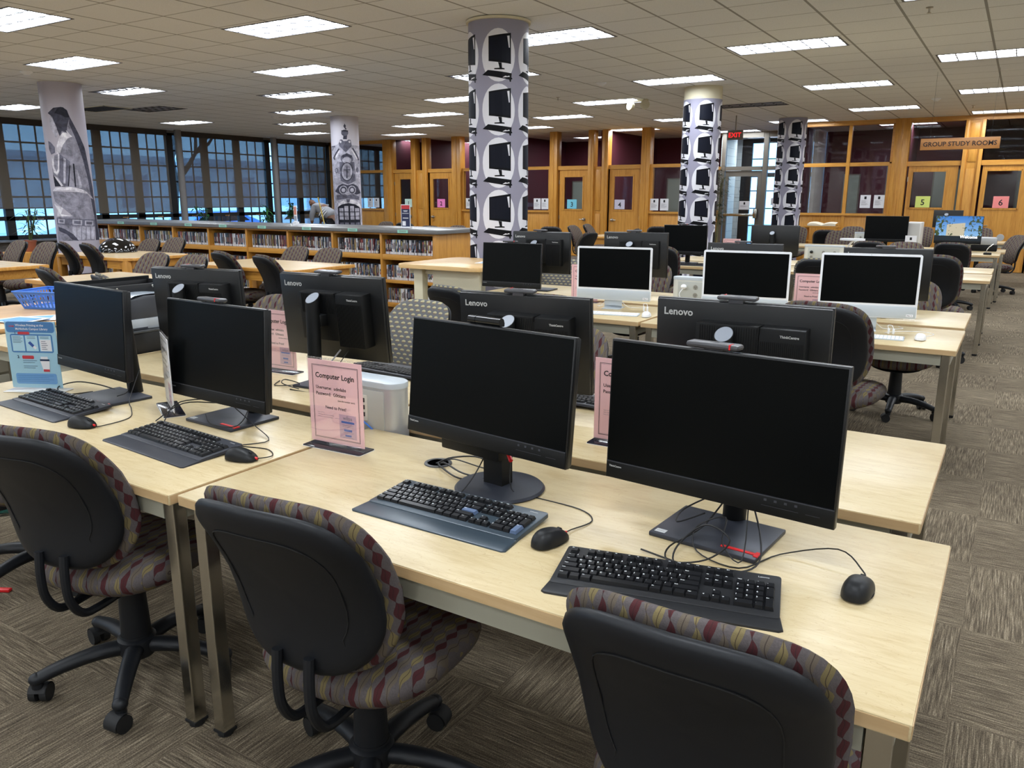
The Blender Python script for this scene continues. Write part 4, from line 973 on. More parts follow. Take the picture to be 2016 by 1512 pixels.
# bamboo by the exit door
t = thing('bamboo_plant', 'tall bamboo plant between the middle column and the exit door', 'plant', (-6.25, 19.2, 0)); rn = random.Random(11)
b = MB(); b.lathe([(0, 0), (.16, 0), (.2, .36), (.18, .36), (.17, .3), (0, .3)], 24); b.build('pot', mat('dark_pot', (50, 46, 44), .5), t)
st = MB(); lf = MB()
for s in range(6):
    x0, y0 = rn.uniform(-.09, .09), rn.uniform(-.09, .09); x1, y1 = x0 + rn.uniform(-.12, .12), y0 + rn.uniform(-.12, .12); h = rn.uniform(1.7, 2.2); st.tube([(x0, y0, .3), (x1, y1, h)], .018, 8)
    for k in range(26):
        f = rn.uniform(.30, 1.05); p = Vector((x0 + (x1 - x0) * f, y0 + (y1 - y0) * f, .3 + (h - .3) * f)); a = rn.uniform(-1.2, 1.2) if rn.random() < .7 else rn.uniform(0, 6.28)
        tw = p + Vector((math.cos(a) * .14, math.sin(a) * .14, .07)); st.tube([p, tw], .003, 4)
        for q in range(4):
            aa = a + rn.uniform(-1, 1); d = Vector((math.cos(aa), math.sin(aa), rn.uniform(-.6, .2))).normalized(); sd = d.cross(Vector((0, 0, 1))).normalized() * .011; L = rn.uniform(.10, .18)
            lf.add([tw, tw + d * L * .4 + sd, tw + d * L, tw + d * L * .4 - sd], [(0, 1, 2, 3)])
st.build('canes', mat('bamboo_cane', (112, 108, 76), .6), t); lf.build('leaves', mat('bamboo_leaf', (58, 72, 48), .6), t, smooth=False)
# open book on its stand
t = thing('open_book', 'large open book on a wooden stand against the right partition', 'book', (-3.76, 19.05, .90))
for s in (-1, 1):
    b = MB(); b.grid(lambda u, v, s=s: (s * u * .30, -.14 + v * .28, .012 + .055 * math.sin(min(u * 2.2, 1.57 + .9 * u) ) * (1 - u * .35) + v * .03), 8, 2); b.grid(lambda u, v, s=s: (s * u * .30, -.14, (.012 + .055 * math.sin(min(u * 2.2, 1.57 + .9 * u)) * (1 - u * .35)) * v), 8, 1); b.build('page_block', mat('book_pages', (236, 228, 206), .6), t)
b = MB(); b.box(-.31, .31, -.15, .15, -.004, 0); b.build('book_cover', M_BLACK, t)
t = thing('book_stand', 'small oak stand with shelf holding the open book', 'stand', (-3.76, 19.05, 0))
b = MB(); b.box(-.36, .36, -.17, .17, .86, .895, 0, None, .004); b.box(-.34, .34, -.15, .15, .55, .575); b.build('shelf', M_OAKX, t)
for sx in (-.33, .33):
    b = MB(); b.box(sx - .02, sx + .02, -.15, .15, 0, .86); b.build('side_panel', M_OAK, t)

# ================================================================== task chairs (facing +Y at rz = 0)
ZB, ZT = .47, .935
def ychair(z):
    t = (z - ZB) / (ZT - ZB); return -.215 - .135 * max(t, 0) ** 2.0 + .028 * math.sin(math.pi * max(0, min(1, t * 1.25)))
def sup(th, n): c, s = math.cos(th), math.sin(th); return (math.copysign(abs(c) ** (2 / n), c), math.copysign(abs(s) ** (2 / n), s))
def back_pt(rho, th, dy, sc_=1., hw=.238, n=3.0):
    cx, cz = sup(th, n if math.sin(th) < 0 else 3.8); z = (ZB + ZT) / 2 + rho * sc_ * (ZT - ZB) / 2 * cz; t = (z - ZB) / (ZT - ZB)
    x = rho * sc_ * hw * cx * (1 - .10 * max(0, 1 - t) ** 1.6 - .02 * t ** 4)
    return (x, ychair(z) + .75 * x * x + dy, z)
def pillow(sc_, tf, tb, off, nr=7, nt=40, pw=2.4, hw=.238):
    b = MB(); vs = []; fs = []
    for side, th_ in ((1, tf), (-1, tb)):
        k0 = len(vs)
        for r_ in range(nr + 1):
            rho = math.sin(math.pi / 2 * r_ / nr)
            for i in range(nt): vs.append(back_pt(max(rho, .02), 2 * math.pi * i / nt, off + side * th_ * (1 - rho ** pw) ** .5, sc_, hw))
        for r_ in range(nr):
            for i in range(nt):
                j = (i + 1) % nt; f = (k0 + r_ * nt + i, k0 + r_ * nt + j, k0 + (r_ + 1) * nt + j, k0 + (r_ + 1) * nt + i); fs.append(f if side < 0 else f[::-1])
        c = tuple(k0 + i for i in range(nt)); fs.append(c if side > 0 else c[::-1])
    b.add(vs, fs); return b
def seat_mesh(sx, sy, z0, z1, cy, pw=3.2, nr=7, nt=40, edge=.5):
    vs = []; fs = []; b = MB()
    for side in (1, -1):
        k0 = len(vs)
        for r_ in range(nr + 1):
            rho = math.sin(math.pi / 2 * r_ / nr)
            for i in range(nt):
                cx, cyy = sup(2 * math.pi * i / nt, 3.2); x, y = rho * sx * cx * (1 - .05 * (cyy < 0) * abs(cyy)), rho * sy * cyy
                zm = z0 + (z1 - z0) * edge; h = (1 - max(rho, 0) ** (pw * 1.6)) ** .5
                z = zm + (z1 - zm) * h if side > 0 else zm - (zm - z0) * h
                z += -.022 * max(0, y / sy) ** 3 + .018 * (x / sx) ** 2; vs.append((x, cy + y, z))
        for r_ in range(nr):
            for i in range(nt):
                j = (i + 1) % nt; f = (k0 + r_ * nt + i, k0 + r_ * nt + j, k0 + (r_ + 1) * nt + j, k0 + (r_ + 1) * nt + i); fs.append(f if side > 0 else f[::-1])
        c = tuple(k0 + i for i in range(nt)); fs.append(c if side < 0 else c[::-1])
    b.add(vs, fs); return b
def make_chair(fab):
    t = thing('task_chair', '', 'chair')
    seat_mesh(.250, .238, .355, .478, .03).build('seat', FAB[fab][1], t, weld=True, ang=60)
    seat_mesh(.19, .18, .345, .375, .03).build('seat_pan', M_SHELL, t, weld=True, ang=50)
    pillow(1., .036, .036, .014, pw=3.8).build('backrest', FAB[fab][0], t, weld=True, ang=60)
    s = pillow(.93, .016, .032, -.026, pw=7., nr=9); o = s.build('back_shell', M_SHELL, t, weld=True, ang=60)
    g = MB(); pts = []
    for k in range(25):
        th = math.pi * (-.20 + 1.40 * k / 24); p = back_pt(.70, th, -.0575, .93); pts.append(p)
    pts = [back_pt(.99, -math.pi * .30, -.034, .93)] + pts + [back_pt(.99, -math.pi * .70, -.034, .93)]
    g.tube(pts, .0016, 5); g.build('panel_seam', M_RUBBER, o)
    for sx in (-.045, .045):
        b = MB(); b.tube([(sx, -.262, .54), (sx, -.268, .47), (sx, -.262, .40), (sx, -.225, .345), (sx, -.16, .335), (sx, -.06, .340)], .0125, 10, smooth=4); b.build('support_bar', M_SHELL, t)
    b = MB(); b.cyl(0, 0, .22, .35, .028, n=20); b.cyl(0, 0, .14, .30, .046, .040, n=24); b.cyl(0, 0, .10, .15, .052, .047, n=24); b.box(-.08, .08, -.07, .09, .330, .352, 0, None, .008); b.build('gas_column', M_SHELL, t)
    b = MB(); b.lathe([(0, .075), (.05, .075), (.062, .10), (.058, .135), (.047, .142), (0, .142)], 24); b.build('hub', M_SHELL, t)
    for k in range(5):
        a = 72 * k + 15; M = RZ(a)
        b = MB(); b.tube([(.03, 0, .108), (.12, 0, .112), (.22, 0, .098), (.285, 0, .080)], .030, 12, 0, M, smooth=3, r2=.021, flat=.85)
        b.ellipsoid((.286, 0, .080), (.024, .023, .020), 12, 0, M); b.cyl(.286, 0, .052, .075, .017, n=12, M=M)
        leg = b.build('base_leg', M_SHELL, t)
        b = MB(); C_ = M @ T(.286, 0, 0) @ RZ(40 * ((k * 7) % 5) + 20)
        for sy in (-.017, .017): b.cyl(0, 0, -.010, .010, .0275, n=20, M=C_ @ T(-.012, sy, .0275) @ RX(90))
        b.grid(lambda u, v: (-.012 + .031 * math.cos(math.pi * (1.12 - u * 1.0)), -.026 + v * .052, .0275 + .031 * math.sin(math.pi * (1.12 - u * 1.0))), 10, 2, 0, C_)
        b.build('caster', M_RUBBER, leg)
    return t
CH = {}
CHAIRS = [  # x, y, rz, fabric, label   (origin under the column)
 (-2.25, 1.30, 14, 'leaf', 'black backed task chair at the nearest left table, back turned to camera'),
 (-1.262, 1.32, 6, 'leaf', 'black backed task chair at centre front between two table legs and the middle keyboard'),
 (-0.352, 1.335, 1, 'leaf', 'nearest black backed task chair at lower right, cut by the photo bottom'),
 (-3.22, 1.52, -20, 'leaf', 'task chair cut by the left photo edge, only seat and base seen'),
 (-3.71, 3.02, 184, 'leaf', 'purple leaf fabric chair top showing between the two leftmost rear monitors'),
 (-2.88, 3.28, 176, 'wedge', 'chair with grey half moon patterned back behind the round based monitor'),
 (-3.18, 4.62, -12, 'wedge', 'black backed chair beyond the half moon chair, pushed to the white counter side'),
 (-2.42, 4.58, 0, 'leaf', 'chair top hidden behind the rear monitor right of the half moon chair'),
 (-1.72, 2.93, 180, 'leaf', 'purple leaf fabric chair behind the rear monitor next to the round based monitor'),
 (-0.79, 4.66, -6, 'leaf', 'black backed chair pushed under the table of the right white computer'),
 (-0.62, 6.15, 184, 'leaf', 'chair beyond the two white computers, its base seen under the table'),
 (-2.80, 6.50, 178, 'leaf', 'purple leaf fabric chair showing between leftmost white computer and the outlet tower'),
 (-3.62, 6.48, 186, 'wedge', 'half moon patterned chair behind the far left black rear monitor'),
 (-0.62, 8.35, -2, 'leaf', 'large black backed chair at right facing the third table block'),
 (-3.42, 8.6, 14, 'leaf', 'black backed chair left of the dark monitor in the third block'),
 (-2.42, 8.50, 4, 'wedge', 'half moon chair just above the middle white computer'),
 (-1.70, 8.62, 10, 'wedge', 'half moon chair behind the power post, beside the desk lamp'),
 (-7.75, 15.2, -90, 'leaf', 'purple chair left of the pale table before door three'),
 (-7.9, 16.2, -84, 'leaf', 'second purple chair left of the pale table, nearer to door four'),
 (-6.55, 12.5, 80, 'leaf', 'black backed chair turned sideways, left of two before door four'),
 (-6.5, 14.25, 96, 'leaf', 'black backed chair turned sideways, right of two before door four'),
 (-8.2, 14.6, 20, 'leaf', 'dark chair top showing above the leftmost distant rear monitor'),
 (-6.4, 15.9, 20, 'leaf', 'dark chair top showing above the second distant rear monitor'),
 (-3.85, 16.7, 180, 'leaf', 'purple chair right of the blank grey monitor back'),
 (-2.75, 15.2, 178, 'leaf', 'purple chair left of the black chair near the open book'),
 (-2.9, 17.6, 184, 'leaf', 'purple chair behind the white computer case'),
 (-3.1, 16.1, 10, 'leaf', 'black backed chair below the open book'),
 (-1.75, 12.35, 2, 'leaf', 'black backed chair behind the desk lamp'),
 (-1.25, 11.70, 184, 'leaf', 'purple chair left of the welcome screen'),
 (-.72, 12.55, -4, 'leaf', 'black backed chair under the welcome screen'),
 (-1.70, 18.2, 180, 'leaf', 'purple chair before door five'),
 (-.65, 18.3, 184, 'leaf', 'purple chair before door six beside the printer'),
 (-.25, 15.1, 120, 'leaf', 'chair at right aisle with only seat and star base seen'),
 (-.95, 15.2, 4, 'leaf', 'black backed chair behind the welcome screen printer'),
 (-11.5, 5.35, 176, 'leaf', 'leftmost purple chair at the table cut by left photo edge'),
 (-10.75, 5.35, 182, 'leaf', 'purple chair at left photo edge table, right of its neighbour'),
 (-12.9, 6.2, -10, 'leaf', 'dark chair top nearest the left window'),
 (-10.66, 6.14, -16, 'leaf', 'black backed chair left of two at foot of the praying figure column'),
 (-10.12, 6.14, -12, 'leaf', 'black backed chair right of two at foot of the praying figure column'),
 (-11.0, 7.02, 182, 'leaf', 'purple chair left of two behind the shiny dome table'),
 (-10.4, 7.0, 178, 'leaf', 'purple chair right of two behind the shiny dome table'),
 (-7.76, 4.9, 184, 'leaf', 'purple chair left of two behind the printer table'),
 (-7.14, 4.9, 180, 'leaf', 'purple chair right of two behind the printer table, beside rear monitor'),
 (-7.36, 6.05, -12, 'leaf', 'black backed chair left of two before the bookcase'),
 (-6.52, 5.92, -14, 'leaf', 'black backed chair right of two before the bookcase'),
 (-7.82, 6.95, 180, 'leaf', 'purple chair left of two pushed against the bookcase shelves'),
 (-7.22, 6.93, 180, 'leaf', 'purple chair right of two pushed against the bookcase shelves'),
 (-6.9, 3.92, -14, 'leaf', 'black backed chair at the left behind the blue basket'),
 (-5.95, 3.85, -20, 'wedge', 'low black chair top behind the leftmost monitor'),
 (-12.98, 14.6, 180, 'leaf', 'purple chair top beyond the bookcase left of the small poster'),
 (-12.3, 14.9, 20, 'leaf', 'dark chair top beyond the bookcase behind the small poster'),
 (-10.5, 13.6, 16, 'leaf', 'dark chair top beyond the bookcase before door two'),
 (-9.95, 13.4, 184, 'leaf', 'purple chair beyond the bookcase left of the near central column'),
 (-9.4, 12.0, 0, 'leaf', 'black chair beyond bookcase end beside the near central column'),
 (-8.9, 12.9, 170, 'wedge', 'half moon patterned chair beyond bookcase end'),
]
for x, y, rz, fab, lab in CHAIRS:
    if fab not in CH: o = CH[fab] = make_chair(fab)
    else: o = copy_tree(CH[fab])
    place(o, (x, y, 0), rz, lab, 'task chairs')
    k = {'under the table of the right white': 1.06, 'facing the third table block': 1.10, 'left of the dark monitor in the third': 1.07, 'left of two behind the shiny': .96, 'two pushed against': .96}
    for q, v in k.items():
        if q in lab: o.scale = (v, v, v)

# ================================================================== monitors
M_HOUSE = mat('monitor_housing', (19, 20, 22), .32, spec=.45)
M_WEBCAM = mat('webcam_grey', (66, 66, 70), .32, spec=.5)
def monitor(x, y, z, yaw, tilt, w, h, label, rear=False, base='plate', cam_='bar', desk_z=.74, name='monitor', unit=True, brand=True, group=None, lit=None):
    t = thing(name, label, 'monitor', (x, y, desk_z), yaw + (180 if rear else 0), group); zc = z - desk_z
    P = T(0, 0, zc) @ RX(-tilt); hw, hh = w / 2, h / 2; ch = .046
    b = MB(); b.box(-hw, hw, .0, .018, -hh, hh, 0, P, .0025); b.box(-hw + .003, hw - .003, .014, .031, -hh + .003, hh - .003, 0, P, .004); b.build('housing', M_HOUSE, t)
    b = MB(); b.box(-hw + .005, hw - .005, -.0015, .001, -hh + ch, hh - .005, 0, P); b.build('screen', lit or M_SCREEN, t, smooth=False)
    b = MB(); b.box(-hw + .002, hw - .002, -.003, .0, -hh + .002, -hh + ch - .003, 0, P, .001); b.box(-hw + .003, hw - .003, -.0032, -.0005, -hh + ch - .004, -hh + ch - .0018, 1, P); chn = b.build('chin_bezel', [M_BLACK, M_GREYPL], t)
    if not rear:
        b = MB()
        if brand: b.text('ThinkCentre', .0065, P @ T(-hw + .010, -.0035, -hh + ch - .016) @ FRONT, 0, 'l', .02)
        for k in range(4): b.box(hw - .15 + k * .022, hw - .144 + k * .022, -.0036, -.003, -hh + ch - .014, -hh + ch - .009, 1, P)
        b.box(hw - .155, hw - .075, -.0036, -.003, -hh + .021, -hh + .0218, 1, P); b.box(hw - .06, hw - .03, -.0036, -.003, -hh + .021, -hh + .0218, 1, P)
        b.build('bezel_marks', [M_LOGO, M_GREYPL], chn, smooth=False)
    # computer unit on the back
    if unit:
        b = MB(); b.box(-.075, .12, .03, .085, -.085, .115, 0, P, .004); b.box(-.21, -.077, .03, .096, -.105, .115, 0, P, .004)
        if rear:
            for k in range(22): xx = -.206 + k * .0058; b.box(xx, xx + .0018, .0955, .0975, -.10, .075, 0, P)
            for k in range(24): xx = -.068 + k * .0075; b.box(xx, xx + .0018, .0845, .0865, .03, .108, 0, P)
            b.box(-.0775, -.0745, .08, .0985, .1, .118, 0, P)
        u = b.build('computer_unit', M_BLACK, t)
        if rear:
            b = MB(); b.text('ThinkCentre', .0105, P @ T(-.165, .0982, .090) @ BACK, 0, 'c', .03); b.build('unit_lettering', M_LOGO, u, smooth=False)
    if rear and brand:
        b = MB(); b.text('Lenovo', .032, P @ T(hw - .028, .0315, hh - .052) @ BACK, 0, 'l', .02); b.build('brand_lettering', M_LOGO, t, smooth=False)
    # stand
    cy = .135 if unit else .10; ctop = zc + h * .22
    if base == 'plate':
        n_ = 28; an = [2 * math.pi * k / n_ for k in range(n_)]
        lo = [(.0285 * math.cos(a), cy + .02 + .0285 * math.sin(a), .008) for a in an]
        hi = [(.02 + .0285 * math.cos(a), cy - .01 + .0285 * math.sin(a), ctop + .01 - .020 * math.sin(a)) for a in an]
        b = MB(); b.add(lo + hi, [(k, (k + 1) % n_, n_ + (k + 1) % n_, n_ + k) for k in range(n_)] + [tuple(range(n_ - 1, -1, -1)), tuple(range(n_, 2 * n_))]); col = b.build('stand_column', M_BLACK, t)
        ce = Vector((.02, cy - .01, ctop + .01)); b = MB(); b.add([ce + (Vector(v) - ce) * .93 + Vector((0, .0006, .0008)) for v in hi], [tuple(range(n_))]); b.build('column_cap', mat('cap_grey', (140, 146, 156), .4), col)
        b = MB(); b.box(-.02, .06, .04, cy - .01, zc - .03, zc + .02, 0, None, .006); b.cyl(0, 0, -.03, .03, .018, n=16, M=T(.02, cy - .03, zc) @ RY(90)); b.build('tilt_bracket', M_BLACK, t)
        b = MB(); b.box(-.128, .128, -.05, .155, 0, .011, 0, None, .003); b.build('base_plate', M_BASE, t)
        b = MB(); b.box(.04, .125, -.028, -.018, .0105, .0125, 0); b.box(.118, .128, -.036, -.012, .0105, .013, 0); b.build('red_cable_guide', M_RED, t)
        if not rear:
            b = MB(); b.box(-.118, -.092, -.04, -.022, .0112, .0118, 0); b.text('Lenovo', .006, T(-.105, -.034, .0122), 1); b.build('base_label', [M_LOGO, M_INK], t, smooth=False)
    elif base == 'round':
        b = MB(); b.prism([(-.03, .03), (.035, .03), (.035, .075), (-.03, .075)], .01, ctop - .02, 0, None, .004); b.build('stand_column', M_BLACK, t)
        b = MB(); b.lathe([(0, 0), (.120, 0), (.124, .004), (.118, .010), (.03, .014), (0, .014)], 48, 0, T(.015, .045, 0)); b.build('base_plate', M_BASE, t)
        b = MB(); b.box(-.17, .04, .01, .055, zc - hh - .038, zc - hh + .03, 0, None, .004); b.build('cable_box', M_BLACK, t)
        b = MB(); b.tube([(.05, .035, zc - hh - .01), (.075, .02, zc - hh - .028)], .006); b.build('red_clip', M_RED, t)
    else:
        b = MB(); b.box(-.035, .035, .05, .075, .01, ctop, 0, None, .004); b.build('stand_column', M_BLACK, t); b = MB(); b.box(-.12, .12, -.03, .14, 0, .012, 0, None, .004); b.build('base_plate', M_BLACK, t)
    if cam_ == 'bar':
        cxm = -.021 if not rear else .014; M_ = P @ T(cxm, .012, hh)
        b = MB(); b.box(-.061, .061, -.020, .020, .004, .017, 0, M_, .006); b.box(-.022, .022, -.006, .022, -.004, .006, 0, M_); b.box(-.010, .010, -.004, .0, .0165, .0174, 2, M_)
        b.box(.040, .0435, -.0205, .0, .006, .0176, 1, M_); b.build('webcam', [M_WEBCAM, M_RED, M_INK], t)
    elif cam_ == 'tube':
        M_ = P @ T(-.02, .012, hh + .012); b = MB(); b.cyl(0, 0, -.055, .055, .011, n=16, M=M_ @ RY(90)); b.box(-.05, .05, -.004, .02, -.012, 0, 0, M_, .002); b.cyl(0, 0, -.002, .002, .0118, n=16, M=M_ @ T(-.03, 0, 0) @ RY(90)); b.build('webcam', mat('gloss_black', (22, 24, 26), .15), t)
    return t
def cable(parent, pts, r=.0022, m=None, name='cable', smooth=5):
    b = MB(); b.tube(pts, r, 6, smooth=smooth); return b.build(name, m or M_CABLE, parent)

mD = monitor(-.520, 1.678, 1.015, -4.8, 2, .546, .345, 'nearest right monitor with dark screen and square base, thick lower bezel')
mC = monitor(-1.136, 1.666, 1.029, -6.8, 6, .552, .325, 'monitor on round base with a tube webcam, middle of nearest right table', base='round', cam_='tube', unit=False)
mB = monitor(-2.293, 1.715, .989, -2.4, 4, .541, .348, 'dark monitor with red base clip on nearest left table, right of two')
mA = monitor(-2.953, 1.660, 1.02, -5.1, 4, .545, .335, 'leftmost dark monitor beside the blue printing sign', cam_='none')
for mm in (mB, mA):
    pass
monitor(-.692, 2.44, 1.030, .8, 2, .540, .35, 'rear of monitor right behind the nearest right monitor, with ribbed box', rear=True)
monitor(-1.509, 2.50, .992, 5, 5, .535, .36, 'rear of monitor behind the round based monitor', rear=True)
m1 = monitor(-2.380, 2.40, 1.029, 4.6, 5, .538, .353, 'rear of monitor left of the half moon chair with thick round post', rear=True)
monitor(-3.335, 2.45, 1.006, 12, 3, .525, .35, 'leftmost rear facing monitor next to the printer', rear=True)
monitor(-3.36, 5.32, .99, 4.7, 4, .52, .35, 'black monitor left of the leftmost white computer', unit=False)
monitor(-3.432, 5.93, 1.055, 3.8, 0, .542, .35, 'distant rear facing monitor, leftmost in second block', rear=True, name='monitor')
monitor(-2.62, 6.05, 1.062, 6, 2, .535, .358, 'distant rear facing monitor above the leftmost white computer', rear=True)
monitor(-1.70, 5.93, 1.011, 6, 0, .544, .35, 'rear facing monitor mostly hidden by the middle white computer', rear=True)
monitor(-.727, 5.86, 1.017, 10, 0, .545, .343, 'rear facing monitor mostly hidden by the right white computer', rear=True)
monitor(-3.362, 9.2, 1.019, 0, 0, .537, .35, 'dark monitor in third block below the middle column', unit=False)
monitor(-2.45, 9.75, 1.02, 4, 0, .555, .35, 'blank grey monitor back right of the pink sign top in third block', rear=True, unit=False, brand=False, cam_='none')
monitor(-1.68, 13.1, 1.06, 6, 0, .585, .38, 'black monitor in front of the white computer case', unit=False, brand=False, cam_='none')
# lit welcome screen
def welcome_mat():
    m = mat('welcome_picture', (60, 130, 220), .3); t = NT(m); co = t.coord(); sep = t.node('ShaderNodeSeparateXYZ'); t.link(co, sep.inputs[0])
    X, Z = sep.outputs[0], sep.outputs[2]
    sky = t.mix(t.math('MULTIPLY', t.math('SUBTRACT', Z, .2), 3.), lin((150, 200, 240)), lin((40, 120, 210)))
    bld = t.math('MULTIPLY', t.math('MULTIPLY', t.math('GREATER_THAN', X, -.15), t.math('LESS_THAN', X, .08)), t.math('LESS_THAN', Z, t.math('ADD', .42, t.math('MULTIPLY', X, .1))))
    c = t.mix(bld, sky, lin((206, 196, 170)))
    tr = t.math('GREATER_THAN', t.math('ADD', t.noise(co, 16., 4, .7), t.math('MULTIPLY', t.math('ABSOLUTE', t.math('SUBTRACT', X, .0)), .55)), .63)
    c = t.mix(tr, c, t.mix(t.noise(co, 60., 2), lin((16, 22, 18)), lin((90, 110, 60))))
    gr = t.math('LESS_THAN', Z, .245); c = t.mix(gr, c, lin((30, 40, 48)))
    t.link(c, t.b.inputs['Emission Color']); t.b.inputs['Emission Strength'].default_value = .75; t.b.inputs['Base Color'].default_value = (0, 0, 0, 1); return m
wm = monitor(-.74, 13.1, 1.07, -5, 0, .60, .39, 'bright welcome screen showing a building, trees and the word Welcome', unit=False, brand=False, cam_='none', lit=welcome_mat())
b = MB(); b.text('Welcome', .055, T(.14, -.003, .215) @ FRONT, 0, 'c', .02); b.build('screen_lettering', mat('screen_white', (255, 255, 255), .5, emit=(255, 255, 255), es=1.), wm, smooth=False)
monitor(-.95, 14.0, 1.20, 0, 0, .40, .26, 'small black monitor back rising behind the welcome screen', rear=True, unit=False, brand=False, cam_='none')
# white computer case
t = thing('computer_case', 'white upright computer case beside the black monitor near the welcome screen', 'computer', (-1.33, 13.42, .74), 0)
b = MB(); b.box(-.10, .10, -.2, .2, 0, .42, 0, None, .008); b.build('case_body', mat('case_white', (216, 214, 210), .4), t)
b = MB(); b.box(-.085, .085, -.203, -.199, .02, .4, 0); b.build('front_panel', mat('case_panel', (196, 194, 190), .4), t)
t = thing('notice_stand', 'white notice sheet standing before the white computer case', 'notice', (-1.33, 13.05, .74)); b = MB(); b.box(-.075, .075, -.002, .002, 0, .235); b.build('sheet', M_WHITEPAPER, t, smooth=False)
b = MB(); b.poly([(-.015, -.003, .17), (.015, -.003, .17), (.015, -.003, .21), (-.015, -.003, .21)]); b.build('print', M_INK, t, smooth=False)
# small printer beside welcome screen
t = thing('small_printer', 'small pale grey and black printer right of the welcome screen', 'printer', (-.42, 13.95, .74)); b = MB(); b.box(-.17, .17, -.15, .15, .0, .09, 0, None, .01); b.build('printer_base', M_BLACK, t)
b = MB(); b.box(-.18, .16, -.15, .15, .09, .20, 0, None, .02); b.cyl(0, 0, -.03, .03, .05, n=16, M=T(.19, 0, .20) @ RX(90)); b.build('printer_lid', mat('printer_grey', (170, 172, 174), .4), t)
t = thing('microphone', 'small black desk microphone with thin silver neck at right table edge', 'microphone', (-.34, 13.0, .74)); b = MB(); b.box(-.05, .05, -.04, .04, 0, .03, 0, None, .01); b.build('microphone_base', M_BLACK, t)
b = MB(); b.tube([(-.02, 0, .03), (0, 0, .09), (.06, 0, .15)], .006, smooth=4); b.build('microphone_neck', M_STEEL, t)
# white desk lamp and card in third block
t = thing('desk_lamp', 'white desk lamp with flat oval head and curved arm', 'lamp', (-1.52, 9.15, .74)); b = MB(); b.cyl(0, 0, 0, .015, .09, n=32, sy=.7); b.build('lamp_base', M_WHITE, t)
b = MB(); b.tube([(0, 0, .01), (-.02, 0, .16), (0, -.02, .27), (.05, -.05, .335)], .017, 10, smooth=5, flat=.6); b.build('lamp_arm', M_WHITE, t)
b = MB(); b.cyl(.04, -.06, .335, .355, .125, n=40, sy=.6); b.build('lamp_head', M_WHITE, t)
t = thing('display_card', 'orange and white printed card near the desk lamp', 'card', (-1.27, 9.4, .74), -4); b = MB(); b.box(-.11, .11, -.002, .002, 0, .20); b.poly([(.0, -.003, .1), (.10, -.003, .1), (.10, -.003, .19), (.02, -.003, .18)], 1); b.poly([(-.09, -.003, .07), (-.02, -.003, .07), (-.03, -.003, .12), (-.07, -.003, .13)], 1)
b.build('sheet', [M_WHITEPAPER, mat('card_orange', (240, 150, 60), .5)], t, smooth=False)

# ================================================================== white all-in-one computers
def white_computer(x, y, z, yaw, label, tag):
    t = thing('white_computer', label, 'computer', (x, y, .74), yaw); zc = z - .74; w, h = .547, .375
    P = T(0, 0, zc)
    b = MB(); rpanel(b, w, h, .0115, .012, 0, P @ T(0, 0, 0), .001); b.build('white_frame', M_WHITE, t)
    b = MB(); b.box(-w / 2 + .013, w / 2 - .013, -.0012, 0, -h / 2 + .085, h / 2 - .013, 0, P); b.build('screen', M_SCREEN, t, smooth=False)
    b = MB(); b.box(-w / 2 + .004, w / 2 - .004, -.0014, 0, -h / 2 + .004, -h / 2 + .072, 0, P, .0006); ch = b.build('chin', M_IMACGREY, t)
    b = MB(); b.box(w / 2 - .055, w / 2 - .018, -.0022, -.0014, -h / 2 + .012, -h / 2 + .027, 0, P); b.text(tag, .011, P @ T(w / 2 - .0365, -.0024, -h / 2 + .0155) @ FRONT, 1); b.build('name_sticker', [M_WHITEPAPER, M_INK], ch, smooth=False)
    b = MB(); b.cyl(0, 0, -.0015, 0, .0022, n=10, M=P @ T(0, 0, h / 2 - .0065) @ RX(90)); b.build('camera_dot', M_INK, t)
    b = MB(); b.box(-.065, .065, .012, .016, .0, zc - .05, 0, None, .001); b.box(-.065, .065, -.055, .09, 0, .0045, 0, None, .0015); b.prism([(-.065, .012), (.065, .012), (.065, .02), (-.065, .02)], .0045, .02)
    b.build('stand', M_IMACGREY, t)
    cable(t, [(.05, .02, .06), (.1, .04, .012), (.16, .07, .004), (.22, .12, .004), (.2, .2, .004)], .0018, M_WHITE)
    cable(t, [(-.06, .02, .05), (-.1, .03, .01), (-.13, .05, .004), (-.1, .1, .004), (.02, .13, .004)], .0018, M_WHITE)
    return t
white_computer(-2.40, 5.16, .987, 8, 'leftmost white all-in-one computer with blank black screen', 'Mac 1')
white_computer(-1.46, 5.14, .994, 7, 'middle white all-in-one computer, chin hidden by the near monitor', 'Mac 2')
white_computer(-.720, 5.12, 1.006, 10, 'rightmost white all-in-one computer with small name sticker', 'Mac 3')
def usb_plugs(x, y, label):
    t = thing('usb_plug_pair', label, 'plug', (x, y, .741))
    for s in (-.012, .014): b = MB(); b.box(s - .006, s + .006, -.004, .004, 0.002, .035, 0, None, .002); b.build('plug', M_WHITE, t)
    cable(t, [(-.012, 0, .032), (-.02, .01, .05), (0, .02, .05), (.014, .0, .032)], .0016, M_WHITE)
usb_plugs(-2.13, 5.12, 'white cable plugs standing beside the leftmost white computer'); usb_plugs(-.56, 5.02, 'white cable plugs standing below the rightmost white computer')

